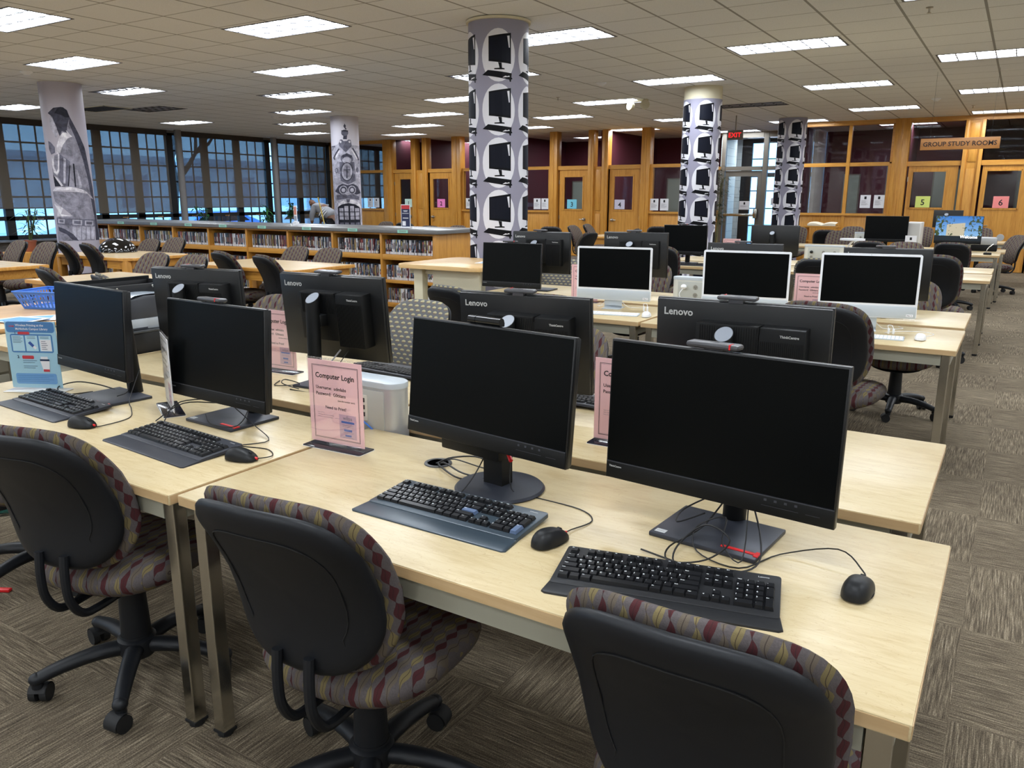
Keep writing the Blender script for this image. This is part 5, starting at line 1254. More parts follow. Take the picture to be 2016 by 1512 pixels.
# ================================================================== keyboards and mice
KU = .01905
ROWSK = [
 [('Esc', 1), (None, 1), ('F1', 1), ('F2', 1), ('F3', 1), ('F4', 1), (None, .5), ('F5', 1), ('F6', 1), ('F7', 1), ('F8', 1), (None, .5), ('F9', 1), ('F10', 1), ('F11', 1), ('F12', 1), (None, .25), ('Prt', 1), ('Scr', 1), ('Brk', 1)],
 [('~', 1), ('1', 1), ('2', 1), ('3', 1), ('4', 1), ('5', 1), ('6', 1), ('7', 1), ('8', 1), ('9', 1), ('0', 1), ('-', 1), ('=', 1), ('Back', 2), (None, .25), ('Ins', 1), ('Hm', 1), ('Pg', 1), (None, .25), ('Num', 1), ('/', 1), ('*', 1), ('-', 1)],
 [('Tab', 1.5), ('Q', 1), ('W', 1), ('E', 1), ('R', 1), ('T', 1), ('Y', 1), ('U', 1), ('I', 1), ('O', 1), ('P', 1), ('[', 1), (']', 1), ('|', 1.5), (None, .25), ('Del', 1), ('End', 1), ('Pg', 1), (None, .25), ('7', 1), ('8', 1), ('9', 1), ('+', (1, 2))],
 [('Caps', 1.75), ('A', 1), ('S', 1), ('D', 1), ('F', 1), ('G', 1), ('H', 1), ('J', 1), ('K', 1), ('L', 1), (';', 1), ('"', 1), ('Enter', 2.25), (None, 3.5), ('4', 1), ('5', 1), ('6', 1)],
 [('Shift', 2.25), ('Z', 1), ('X', 1), ('C', 1), ('V', 1), ('B', 1), ('N', 1), ('M', 1), (',', 1), ('.', 1), ('/', 1), ('Shift', 2.75), (None, 1.25), ('^', 1), (None, 1.25), ('1', 1), ('2', 1), ('3', 1), ('Ent', (1, 2))],
 [('Ctrl', 1.25), ('', 1.25), ('Alt', 1.25), ('', 6.25), ('Alt', 1.25), ('', 1.25), ('', 1.25), ('Ctrl', 1.25), (None, .25), ('<', 1), ('v', 1), ('>', 1), (None, .25), ('0', 2), ('.', 1)],
]
KEYM = {}
def key_mesh(txt, wu, hu, blue=False):
    k = (txt, wu, hu, blue)
    if k in KEYM: return KEYM[k]
    b = MB(); w, h = wu * KU / 2 - .0007, hu * KU / 2 - .0007; t_ = .0030
    lo = [(-w, -h, 0), (w, -h, 0), (w, h, 0), (-w, h, 0)]; hi = [(-w + t_ * .7, -h + t_ * .55, .0075), (w - t_ * .7, -h + t_ * .55, .0075), (w - t_ * .7, h - t_ * 1.2, .0082), (-w + t_ * .7, h - t_ * 1.2, .0082)]
    b.add(lo + hi, [(4, 5, 6, 7), (0, 1, 5, 4), (1, 2, 6, 5), (2, 3, 7, 6), (3, 0, 4, 7)])
    if txt:
        sz = .0062 if len(txt) == 1 else .0040; b.text(txt, sz, T(-w + t_ * .9, h - t_ * 1.35 - sz * .85, .0086) @ RX(2.0), 1, 'l', .03)
    o = b.build('key', [M_KEYBLUE if blue else M_KEY, M_KEYINK], None, smooth=False); KEYM[k] = o.data; bpy.data.objects.remove(o); return KEYM[k]
M_KEY = mat('black_key', (22, 23, 26), .38); M_KEYBLUE = mat('blue_grey_key', (92, 110, 140), .4)
def keyboard(x, y, rz, label, body, rest=.06, blue=False, single=False, z=.74, logo='Lenovo'):
    t = thing('keyboard', label, 'keyboard', (x, y, z), rz)
    W = 22.5 * KU; x0 = -W / 2; yt = .070; tilt = 4.
    P = T(0, 0, .014) @ RX(tilt)
    b = MB(); yb = -.066
    b.prism(rrect(W + .022, .158, .008, 4, 0, .006), -.010, .0, 0, P, .002)
    if rest: b.prism([(-W / 2 - .012, yb + .004), (-W / 2 - .018, yb - rest), (-W / 2 - .010, yb - rest - .006), (W / 2 + .010, yb - rest - .006), (W / 2 + .018, yb - rest), (W / 2 + .012, yb + .004)], -.006, .003, 0, T(0, 0, .008) @ RX(3), .003)
    body_o = b.build('keyboard_body', body, t)
    if logo:
        b = MB(); b.text(logo, .0075, P @ T(W / 2 - .012, .068, .0004), 0, 'r', .02); b.build('lettering', M_LOGO, body_o, smooth=False)
    allk = MB()
    for ri, row in enumerate(ROWSK):
        cx = 0; ry = (0, 1.45, 2.45, 3.45, 4.45, 5.45)[ri]
        for txt, wd in row:
            hu = 1
            if isinstance(wd, tuple): wd, hu = wd
            if txt is not None:
                px = x0 + (cx + wd / 2) * KU; py = yt - (ry + hu / 2) * KU
                M_ = P @ T(px, py, .0005)
                isb = blue and ((txt == 'Enter') or (txt == 'Ent'))
                if single:
                    w_, h_ = wd * KU / 2 - .0007, hu * KU / 2 - .0007; allk.add([(-w_, -h_, 0), (w_, -h_, 0), (w_, h_, 0), (-w_, h_, 0), (-w_ + .002, -h_ + .0015, .007), (w_ - .002, -h_ + .0015, .007), (w_ - .002, h_ - .003, .0075), (-w_ + .002, h_ - .003, .0075)], [(4, 5, 6, 7), (0, 1, 5, 4), (1, 2, 6, 5), (2, 3, 7, 6), (3, 0, 4, 7)], 0, M_)
                else:
                    o = bpy.data.objects.new('key', key_mesh(txt, wd, hu, isb)); COL.objects.link(o); o.parent = t; o.matrix_basis = M_
            cx += wd
    if single: o = allk.build('keys', M_KEY, t, smooth=False); o['kind'] = 'stuff'
    return t
def mouse(x, y, rz, label, m=None, red=True, cab=None, z=.74, s=1.):
    t = thing('computer_mouse', label, 'mouse', (x, y, z), rz); m = m or M_BLACK2
    def f(u, v):
        a = 2 * math.pi * u; ph = math.pi / 2 * v; rr = math.cos(ph) ** .75; ca, sa = math.cos(a), math.sin(a)
        X = .031 * math.copysign(abs(ca) ** .8, ca) * rr * (1 - .10 * (1 - abs(sa))) * s; Y = .053 * math.copysign(abs(sa) ** .85, sa) * rr * s
        return (X, Y, (.004 + .034 * math.sin(ph) ** .9 * (1 - .28 * (Y / .053) - .12 * (Y / .053) ** 2)) * s)
    b = MB(); b.grid(f, 28, 12); b.grid(lambda u, v: (.030 * math.cos(2 * math.pi * u) * v * s, .052 * math.sin(2 * math.pi * u) * v * s, .001 + .003 * v), 28, 2); body = b.build('mouse_body', m, t, weld=True, ang=80)
    if red:
        b = MB(); b.cyl(0, 0, -.004, .004, .008, n=14, M=T(0, .030 * s, .0225 * s) @ RY(90)); b.build('scroll_wheel', M_RUBBER, t)
        b = MB(); b.tube([(0, .045, .012), (0, .056, .010)], .004, 8); b.build('cable_boot', M_RED, t)
    if cab:
        cable(t, [(0, .054, .010)] + cab, .0017, M_WHITE if m is M_WHITE else M_CABLE)
    return t
keyboard(-1.118, 1.505, 0, 'grey and black keyboard with wrist rest and blue keys at middle front', mat('slate_keyboard', (58, 70, 80), .35, .2), blue=True)
keyboard(-.525, 1.42, 13, 'large black keyboard nearest the camera with white key letters', mat('black_keyboard', (30, 31, 34), .5), rest=.038)
keyboard(-2.21, 1.49, -4, 'black keyboard with wrist rest in front of the red clip monitor', mat('charcoal_keyboard', (44, 46, 54), .45))
keyboard(-3.01, 1.545, -3, 'black keyboard with wrist rest in front of the leftmost monitor', mat('charcoal_keyboard', (44, 46, 54), .45))
def local(cx, cy, rz, pts):
    c, s = math.cos(R(rz)), math.sin(R(rz)); return [((px - cx) * c + (py - cy) * s, -(px - cx) * s + (py - cy) * c, pz - .74) for px, py, pz in pts]
mouse(-.825, 1.475, -12, 'black mouse between the two nearest keyboards', cab=local(-.825, 1.475, -12, [(-.815, 1.56, .745), (-.80, 1.64, .742), (-.86, 1.69, .742), (-1.0, 1.70, .742), (-1.06, 1.68, .76), (-1.07, 1.70, .86)]))
mouse(-.185, 1.60, -4, 'black mouse at the right end of the nearest table', cab=local(-.185, 1.60, -4, [(-.19, 1.69, .75), (-.25, 1.74, .765), (-.36, 1.69, .745), (-.42, 1.58, .742), (-.52, 1.60, .748), (-.55, 1.68, .77), (-.49, 1.70, .80), (-.47, 1.62, .77), (-.42, 1.60, .75), (-.44, 1.70, .85)]))
mouse(-1.905, 1.49, -75, 'black mouse right of the keyboard by the table seam', cab=local(-1.905, 1.49, -75, [(-1.85, 1.56, .744), (-1.92, 1.60, .742), (-2.02, 1.58, .742), (-1.98, 1.66, .745), (-2.12, 1.72, .76), (-2.24, 1.74, .80)]))
mouse(-2.655, 1.43, -75, 'black mouse right of the leftmost keyboard', cab=local(-2.655, 1.43, -75, [(-2.60, 1.46, .744), (-2.62, 1.58, .742), (-2.73, 1.66, .742), (-2.80, 1.70, .76), (-2.84, 1.78, .86)]))
keyboard(-2.33, 2.68, 176, 'black keyboard beyond the rear monitor left of the outlet post', mat('charcoal_keyboard', (44, 46, 54), .45), single=True)
keyboard(-1.40, 2.66, 178, 'black keyboard end peeking out right of the round based monitor', mat('charcoal_keyboard', (44, 46, 54), .45), single=True)
keyboard(-3.2, 9.0, 0, 'dark keyboard under the third block left monitor', mat('charcoal_keyboard', (44, 46, 54), .45), single=True, rest=0)
mouse(-2.93, 9.05, 10, 'black mouse right of the third block keyboard')
# white keyboards
def white_keyboard(x, y, rz, label):
    t = thing('white_keyboard', label, 'keyboard', (x, y, .74), rz); W, D = .418, .115
    b = MB(); b.prism(rrect(W, D, .008, 4), .002, .007, 0, RX(1.5), .001); b.build('keyboard_body', M_IMACGREY, t); b = MB()
    for r_ in range(6):
        n = 20
        for k in range(n):
            if r_ == 5 and 3 < k < 9: continue
            px = -W / 2 + .006 + (k + .5) * (W - .012) / n; py = D / 2 - .006 - (r_ + .5) * (D - .012) / 6; b.box(px - .0085, px + .0085, py - .007, py + .007, .006, .0095, 0, RX(1.5))
        if r_ == 5: px = -W / 2 + .006 + 6.5 * (W - .012) / n; b.box(px - .045, px + .045, py - .007, py + .007, .006, .0095, 0, RX(1.5))
    o = b.build('keys', mat('white_keys', (238, 240, 244), .45), t, smooth=False); o['kind'] = 'stuff'; return t
white_keyboard(-2.30, 4.88, 12, 'white keyboard in front of the leftmost white computer')
white_keyboard(-.68, 4.86, 4, 'white keyboard in front of the rightmost white computer')
white_keyboard(-1.52, 4.86, 4, 'white keyboard in front of the middle white computer, mostly hidden')
mouse(-2.03, 4.90, 10, 'white mouse right of the leftmost white keyboard', M_WHITE, False)
mouse(-.395, 4.92, 0, 'white mouse on bare table right of the rightmost white keyboard', M_WHITE, False, cab=[(.02, .12, .004), (.05, .22, .004), (-.02, .28, .004), (-.14, .22, .004), (-.2, .12, .004)])

# ================================================================== pink login signs
def sign_lines():
    w, h = .216, .279; S = MB(); W_ = w / 2
    S.box(-W_, W_, -.0012, .0012, .012, h, 0)
    def Lbl(tx, sz, x, z, al='c', bold=.01, mi=1): S.text(tx, sz, T(x, -.0018, z) @ FRONT, mi, al, bold)
    def rect(x0, x1, z0, z1, mi, dy=.0015): S.poly([(x0, -dy, z0), (x1, -dy, z0), (x1, -dy, z1), (x0, -dy, z1)], mi)
    for a in ((-.092, .094, .262, .2635), (-.092, .094, .026, .0275), (-.092, -.0905, .026, .2635), (.0925, .094, .026, .2635)): rect(*a, 1)
    for a in ((-.089, .091, .2595, .2602), (-.089, .091, .029, .0297), (-.089, -.0883, .029, .2602), (.0903, .091, .029, .2602)): rect(*a, 1)
    Lbl('Computer Login', .0235, .0, .222, bold=.022); Lbl('Username:  udmlabs', .0150, -.078, .186, 'l', .015); Lbl('Password:  G0titans', .0150, -.078, .166, 'l', .015)
    Lbl('(use the number zero)', .0075, .078, .152, 'r', .015); Lbl('Need to Print?', .0142, .0, .124, 'c', .012)
    Lbl('Log in to Print', .0045, -.075, .108, 'l', .0, 3); Lbl('Select login with school Credentials', .0045, -.075, .101, 'l', .0, 3); Lbl('Enter your Username & Password', .0045, -.075, .094, 'l', .0, 3)
    rect(.012, .080, .035, .112, 2, .0016); S.text('wēpa', .017, T(.046, -.0019, .096) @ FRONT, 3, 'c', 0)
    rect(.020, .072, .085, .0915, 4, .0019); rect(.030, .062, .0585, .066, 4, .0019); rect(.034, .059, .042, .048, 4, .0019)
    for z in (.078, .073, .054, .038): rect(.024, .068, z, z + .001, 3, .0019)
    rect(-.005, .018, .096, .0967, 3)
    return S
_sg = None
def login_sign(x, y, rz, label, z=.741):
    global _sg
    if _sg is None:
        t = thing('login_sign', label, 'sign', (0, 0, 0)); _sg = t
        sign_lines().build('printed_sheet', [M_PINKPAPER, M_INK, mat('sheet_lilac', (196, 160, 178), .5), M_GREYINK, mat('sheet_blue', (74, 100, 170), .5)], t, smooth=False)
        b = MB(); b.box(-.1095, .1095, -.0042, -.0032, .004, .286); b.box(-.1095, .1095, .0032, .0042, .004, .286); b.box(-.1095, .1095, -.0042, .0042, .284, .286); b.build('acrylic_holder', M_ACRYLIC, t, smooth=False)
        b = MB(); b.prism(rrect(.235, .075, .006, 3), 0, .0035, 0, None, .001); b.build('holder_base', mat('smoked_acrylic', (32, 30, 40), .12), t); b = MB(); b.prism(rrect(.237, .077, .006, 3), -.0008, .0004, 0); b.build('base_edge', M_WHITE, t)
        o = t
    else: o = copy_tree(_sg)
    return place(o, (x, y, z), rz, label, 'pink computer login signs')
login_sign(-1.745, 1.735, 3, 'nearest pink Computer Login sign standing on the table seam')
login_sign(-2.78, 2.42, 3, 'pink Computer Login sign showing between a front monitor and the leftmost thick post')
login_sign(-.985, 2.24, 2, 'pink Computer Login sign cut by left edge of the nearest right monitor')
login_sign(-2.735, 5.37, 4, 'pink Computer Login sign just left of the leftmost white computer')
login_sign(-2.80, 5.62, 4, 'pink Computer Login sign top rising behind the other one left of the white computer')
login_sign(-1.13, 5.55, 6, 'pink Computer Login sign between the middle and right white computers')
login_sign(-2.98, 9.8, 0, 'pink sign top between dark and grey monitors in the third block')
o = login_sign(-2.60, 1.735, -28, 'white sheet in sign holder seen nearly edge on between two left monitors')
for c in o.children:
    if c.name.startswith('printed_sheet'): c.data = c.data.copy(); c.data.materials[0] = M_WHITEPAPER
o['group'] = 'white sign holders'

# blue printing sign
t = thing('printing_sign', 'light blue Wireless Printing sign in clear stand at far left', 'sign', (-3.32, 1.63, .741), 27)
def pr_(mb, x0, x1, z0, z1, mi, dy=.0016): mb.poly([(x0, -dy, z0), (x1, -dy, z0), (x1, -dy, z1), (x0, -dy, z1)], mi)
b = MB(); b.box(-.108, .108, -.0012, .0012, .012, .285, 0)
def rr(mb, cx, cz, w, h, r, mi, dy): mb.add([(p[0], -dy, p[1]) for p in rrect(w, h, r, 4, cx, cz)], [tuple(range(20))], mi)
rr(b, .0, .262, .206, .044, .012, 1, .0016); b.text('Wireless Printing at the', .0125, T(-.062, -.0022, .266) @ FRONT, 2, 'l', .02); b.text('McNichols Campus Library', .0125, T(-.062, -.0022, .251) @ FRONT, 2, 'l', .02); b.text('UDM', .010, T(-.078, -.0022, .262) @ FRONT, 3, 'c', .02)
rr(b, .0, .196, .18, .076, .008, 1, .0016)
for cx in (-.058, .0, .058): pr_(b, cx - .026, cx + .026, .164, .228, 4, .0020)
pr_(b, .036, .082, .166, .212, 2, .0024)
for i in range(5): pr_(b, .041, .06 + .004 * (i % 3), .204 - i * .008, .206 - i * .008, 5, .0027)
for i in range(5): pr_(b, -.08, -.045 + .006 * (i % 2), .222 - i * .006, .2235 - i * .006, 5, .0024)
for i in range(2): pr_(b, -.018, .018, .222 - i * .006, .2235 - i * .006, 5, .0024); pr_(b, .038, .075, .222 - i * .005, .2235 - i * .005, 5, .0024)
b.add([(-.016, -.0024, .198), (-.006, -.0024, .205), (.012, -.0024, .186), (.002, -.0024, .179)], [(0, 1, 2, 3)], 6); b.add([(.002, -.0026, .181), (.010, -.0026, .188), (.020, -.0026, .178), (.012, -.0026, .171)], [(0, 1, 2, 3)], 2)
rr(b, -.03, .238, .05, .011, .004, 3, .0024); b.text('1', .014, T(-.066, -.0024, .234) @ FRONT, 5, 'c', .03); b.text('2', .016, T(-.066, -.0024, .135) @ FRONT, 5, 'c', .03); rr(b, -.024, .139, .05, .014, .004, 3, .0024)
for i in range(4): pr_(b, -.048, .012 - .01 * (i % 2), .124 - i * .008 - (.006 if i > 1 else 0), .1255 - i * .008 - (.006 if i > 1 else 0), 5, .0024)
b.add([(.026, -.0024, .126), (.066, -.0024, .126), (.062, -.0024, .082), (.036, -.0024, .082)], [(0, 1, 2, 3)], 2); pr_(b, .036, .062, .080, .090, 3, .0027); pr_(b, .026, .066, .124, .132, 5, .0027); pr_(b, .030, .060, .132, .142, 2, .0027)
rr(b, 0, .050, .176, .044, .008, 7, .0016)
for i in range(4): pr_(b, -.08, .075 - .02 * (i % 2), .062 - i * .008, .0632 - i * .008, 1, .0022)
b.build('printed_sheet', [mat('sign_sky', (160, 202, 222), .45), mat('sign_blue', (70, 124, 180), .45), M_WHITEPAPER, mat('sign_red', (196, 60, 70), .45), mat('sign_pale', (176, 214, 230), .45), mat('sign_ink', (40, 60, 90), .5), mat('sign_usb', (50, 84, 160), .4), mat('sign_mid', (106, 160, 214), .45)], t, smooth=False)
b = MB(); b.box(-.11, .11, -.0042, -.0034, .0, .289); b.box(-.11, .11, .0034, .0042, .0, .289); b.box(-.11, .11, -.0042, .0042, .286, .289); b.build('acrylic_holder', M_ACRYLIC, t, smooth=False)
b = MB(); b.box(-.125, .125, -.04, .04, -.0005, .003, 0, None, .001); b.build('holder_base', mat('milky_acrylic', (214, 214, 210), .1), t)

# ================================================================== power towers
def power_tower(x, y, w, top, label, m_body, outlets=True, front=False, rz=0., dth=.10):
    t = thing('power_tower', label, 'power outlet tower', (x, y, 0), rz); r = dth / 2
    st = []
    for sx, a0 in ((1, -90), (-1, 90)):
        for k in range(13): a = R(a0 + 180 * k / 12); st.append((sx * (w / 2 - r) + r * math.cos(a), r * math.sin(a)))
    b = MB(); b.prism(st, 0.0, top - .02, 0); b.build('tower_body', m_body, t)
    b = MB(); b.prism([(p[0] * 1.008, p[1] * 1.03) for p in st], top - .02, top, 0, None, .004); b.build('tower_cap', mat('tower_cap', (182, 190, 196), .35), t)
    b = MB(); fw_ = w - dth * 1.0; b.box(-fw_ / 2, fw_ / 2, -r - .003, -r + .002, .70, top - .03, 0, None, .001); pn = b.build('face_panel', mat('tower_panel', (176, 178, 172), .45), t)
    return t, r
t, r_ = power_tower(-1.875, 2.0075, .36, .905, 'silver round ended outlet tower rising between the near tables', M_SILVER)
b = MB(); b.box(-.010, .058, -r_ - .006, -r_ - .002, .765, .855, 0, None, .001)
for i in range(2):
    for j in range(3): b.box(.002 + i * .028, .020 + i * .028, -r_ - .0075, -r_ - .005, .78 + j * .025, .795 + j * .025, 1)
b.build('network_jacks', [mat('outlet_plate', (206, 202, 190), .5), M_INK], t)
cable(t, [(.03, -r_ - .004, .84), (.01, -.085, .81), (-.01, -.08, .78), (-.01, -.058, .72)], .004, M_BLACK, 'plugged_cable'); cable(t, [(.012, -r_ - .004, .82), (-.005, -.085, .81), (.015, -.075, .785), (.06, -.062, .755), (.11, -.055, .715)], .0032, M_BLUE, 'blue_cable')
def outlets(t, r_, zc, xs, dark_plug=True):
    for i, x in enumerate(xs):
        for z in (zc + .028, zc - .028):
            b = MB(); b.cyl(0, 0, 0, .003, .017, n=20, M=T(x, -r_ - .002, z) @ FRONT)
            for s in (-.005, .005): b.box(x + s - .0012, x + s + .0012, -r_ - .006, -r_ - .0045, z - .003, z + .006, 1)
            b.cyl(0, 0, 0, .0012, .0024, n=8, mi=1, M=T(x, -r_ - .005, z - .008) @ FRONT); b.build('socket', [mat('socket_grey', (140, 138, 130), .5), M_INK], t)
t, r_ = power_tower(-1.86, 5.4585, .40, .965, 'white outlet tower between the leftmost and middle white computers', mat('tower_cream', (206, 206, 198), .45)); outlets(t, r_, .87, (-.02, .12))
b = MB(); b.ellipsoid((-.10, -r_ - .02, .90), (.022, .022, .018), 12); b.build('white_plug', M_WHITE, t); cable(t, [(-.10, -r_ - .03, .89), (-.12, -.10, .85), (-.10, -.09, .80)], .003, M_WHITE, 'white_cable')
b = MB(); b.box(.035, .085, -r_ - .006, -r_ - .002, .83, .91, 0, None, .001); b.box(.045, .062, -r_ - .02, -r_ - .005, .86, .89, 1, None, .002); b.build('network_jacks', [mat('outlet_plate', (206, 202, 190), .5), M_BLUE], t)
t, r_ = power_tower(-1.86, 9.6585, .44, .985, 'cream outlet tower behind the middle white computer with six sockets', mat('tower_cream', (206, 206, 198), .45)); outlets(t, r_, .88, (-.13, .0, .12))
b = MB(); b.ellipsoid((-.13, -r_ - .015, .908), (.018, .02, .016), 12); b.build('black_plug', M_BLACK, t)
t, r_ = power_tower(-2.0, 13.6585, .40, .985, 'small distant outlet tower left of the black monitor', mat('tower_cream', (206, 206, 198), .45)); outlets(t, r_, .88, (-.10, .06))
# grommet hole in the nearest table
t = thing('cable_grommet', 'round black cable hole ring in the nearest table', 'cable grommet', (-1.385, 1.785, .7402))
b = MB(); b.lathe([(.030, .0012), (.034, .004), (.041, .003), (.042, 0)], 32); b.build('grommet_ring', mat('grommet_grey', (72, 72, 74), .4), t)
b = MB(); b.poly([(.0315 * math.cos(R(a)), .0315 * math.sin(R(a)), .0022) for a in range(0, 360, 12)]); b.build('cable_hole', mat('dark_hole', (3, 3, 3), .95, spec=0.), t, smooth=False)
for i, pts in enumerate(([(-.0, -.01, .002), (.04, .02, .02), (.12, .05, .025), (.24, -.02, .02), (.28, -.04, .05)], [(.01, -.01, .002), (.05, -.03, .018), (.13, -.05, .008), (.22, -.04, .010), (.27, -.02, .05)], [(.0, .0, .002), (.05, -.05, .012), (.14, -.085, .006), (.21, -.06, .012), (.26, -.02, .07)], [(.01, .01, .002), (.06, .0, .024), (.15, .01, .012), (.2, .0, .02), (.25, -.03, .06)])):
    cable(t, pts, .0028 if i < 3 else .002)
# loops of cable by the other stands
cable(mD, [(.02, .11, .12), (-.02, .02, .03), (-.05, -.10, .012), (-.02, -.16, .008), (.05, -.13, .02), (.07, -.05, .04), (.0, -.02, .05), (-.03, -.10, .02), (.0, -.17, .006), (.09, -.19, .003)], .0021)
cable(mD, [(-.03, .10, .08), (-.09, .06, .04), (-.08, .0, .03), (-.02, .02, .06)], .0021); cable(mD, [(.05, .10, .11), (.11, .02, .05), (.14, -.06, .012), (.11, -.12, .004), (.04, -.15, .004), (-.1, -.14, .006)], .0021)
cable(mC, [(-.04, .08, .12), (-.03, .0, .05), (-.03, -.07, .006), (-.03, -.12, .006)], .0018)
cable(mB, [(.02, .12, .06), (-.08, .06, .05), (-.18, -.02, .05), (-.2, -.12, .004)], .0021); cable(mB, [(-.02, .12, .06), (-.10, .02, .07), (-.16, -.06, .06), (-.14, -.13, .004)], .0021); cable(mB, [(.04, .1, .05), (.1, .02, .02), (.12, -.04, .016), (.02, -.05, .014), (-.08, .0, .02)], .0019)
cable(mA, [(-.16, .06, .003), (-.20, -.03, .003), (-.28, -.02, .02), (-.27, .05, .03), (-.2, .1, .02), (-.1, .12, .01)], .0028); cable(mA, [(.0, .12, .10), (.06, .1, .1), (.09, .08, .04), (.06, .05, .02)], .0021)
b = MB(); b.box(.0, .06, .06, .1, .11, .14, 0, None, .004); b.build('cable_clip', M_BLACK, mA)
cable(m1, [(-.06, .06, .16), (-.02, .12, .08), (.02, .16, .01)], .0035, mat('grey_cable', (150, 150, 156), .5)); cable(m1, [(-.10, .06, .16), (-.07, .12, .08), (-.04, .18, .004), (.10, .2, .003)], .0022); cable(m1, [(.05, .2, .01), (.12, .22, .03), (.16, .16, .03), (.10, .14, .012), (.2, .18, .004), (.25, .1, .003)], .0022)

# ================================================================== printer station, cabinet, basket
t = thing('printer_stand', 'black metal printer stand box on the table behind leftmost monitor', 'stand', (-3.95, 2.44, .741))
b = MB(); b.box(-.27, .27, -.24, .24, 0, .105, 0, None, .004); b.build('stand_box', mat('black_powder_steel', (22, 22, 24), .5), t)
b = MB(); b.box(-.275, .275, -.245, .245, .105, .115, 0, None, .002); b.build('stand_lip', mat('stand_lip_grey', (70, 72, 74), .35), t)
t = thing('laser_printer', 'grey and silver laser printer on the black stand', 'printer', (-3.95, 2.44, .857))
b = MB(); b.box(-.22, .245, -.2, .2, 0, .055, 0, None, .006); b.build('paper_tray', mat('printer_silver', (180, 186, 192), .4), t)
b = MB(); b.box(.245, .25, .02, .19, .008, .05, 0, None, .001)
for k in range(3): b.box(.25, .253, .03, .15, .014 + k * .012, .019 + k * .012, 1)
b.box(.2455, .2475, -.19, -.05, .004, .012, 1); b.build('front_slots', [mat('printer_white', (206, 210, 214), .4), M_GREYPL], t)
b = MB(); b.prism([(-.2, .055), (.2, .055), (.2, .15), (.12, .165), (-.05, .17), (-.14, .15), (-.2, .115)], -.24, .24, 0, Matrix(((0, 0, 1, 0), (1, 0, 0, 0), (0, 1, 0, 0), (0, 0, 0, 1))), .006); b.build('printer_body', mat('printer_dark', (62, 64, 70), .4), t)
b = MB(); b.grid(lambda u, v: (.235 - .46 * v, -.195 + .39 * u, .158 + .018 * math.sin(math.pi * min(u * 1.1, 1)) - .05 * max(0, .25 - u) * 2), 12, 4); b.build('printer_cover', mat('printer_cover', (150, 160, 170), .3), t)
t = thing('printer_tray_box', 'open black metal tray box held above the laser printer', 'tray', (-3.99, 2.44, .844))
b = MB()
for a in ((.12, .132, -.25, .25), (-.132, -.12, -.25, .25), (-.132, .132, -.25, -.238), (-.132, .132, .238, .25)): b.box(*a, .175, .225, 0, None, .002)
b.box(-.12, .12, -.238, .238, .175, .18)
b.box(-.132, -.122, -.249, .249, .012, .174)
b.build('tray', mat('black_powder_steel', (22, 22, 24), .5), t); b = MB(); b.tube([(-.132, -.25, .232), (-.132, .25, .232)], .009, 8); b.box(-.14, -.12, -.25, .25, .222, .24); b.build('rear_bar', M_BLACK, t)
for yy in (-.10, .10): b = MB(); b.ellipsoid((.135, yy, .21), (.005, .006, .008), 8); b.build('thumb_screw', M_STEEL, t)
t = thing('storage_cabinet', 'wood topped cream cabinet with drawers behind the blue sign', 'cabinet', (-5.45, 2.55, 0))
b = MB(); b.box(-.55, .50, -1.0, .75, .735, .762, 0, None, .004); b.build('cabinet_top', wood('cabinet_top_wood', (206, 164, 112), (188, 144, 92), 'y', .35, .7), t)
b = MB(); b.box(-.50, .44, -.95, .70, 0.0, .735, 0, None, .002); b.build('cabinet_body', mat('cabinet_beige', (166, 158, 138), .5), t)
for k in range(3):
    b = MB(); b.box(.44, .456, -.62, -.25, .10 + k * .2, .285 + k * .2, 0, None, .004); o = b.build('drawer', mat('drawer_cream', (204, 202, 186), .5), t)
    b = MB(); b.box(.456, .468, -.5, -.38, .23 + k * .2, .24 + k * .2, 0, None, .002); b.build('drawer_pull', M_STEEL, o)
# basket
t = thing('plastic_basket', 'bright blue slotted plastic basket on the wood cabinet top', 'basket', (-5.60, 2.96, .763), 20)
b = MB(); w0, d0, w1, d1, h = .17, .12, .215, .16, .12
def bk(u, zf):   # perimeter point
    pts = [(-1, -1), (1, -1), (1, 1), (-1, 1)]; k = int(u * 4) % 4; f = u * 4 - int(u * 4); a, c = pts[k], pts[(k + 1) % 4]; x = a[0] + (c[0] - a[0]) * f; y = a[1] + (c[1] - a[1]) * f
    return (x * (w0 + (w1 - w0) * zf), y * (d0 + (d1 - d0) * zf), h * zf)
n = 96
for i in range(n):
    u0, u1 = i / n, (i + 1) / n
    for z0, z1 in ((0, .12), (.48, .58), (.85, 1.0)): b.add([bk(u0, z0), bk(u1 - 1e-6, z0), bk(u1 - 1e-6, z1), bk(u0, z1)], [(0, 1, 2, 3)])
    if i % 2 == 0:
        for z0, z1 in ((.12, .48), (.58, .85)): b.add([bk(u0, z0), bk(u1 - 1e-6, z0), bk(u1 - 1e-6, z1), bk(u0, z1)], [(0, 1, 2, 3)])
b.box(-w0, w0, -d0, d0, 0, .003); b.build('basket_body', M_BLUE, t, smooth=False)
b = MB(); pp = [(-w1, -d1, h), (w1, -d1, h), (w1, d1, h), (-w1, d1, h), (-w1, -d1, h)]; b.tube(pp, .006, 6); b.build('basket_rim', M_BLUE, t)
t = thing('paper_pile', 'loose blue and white printed sheets on the wood cabinet top', 'papers', (-5.18, 2.52, .763), 25)
rn = random.Random(4)
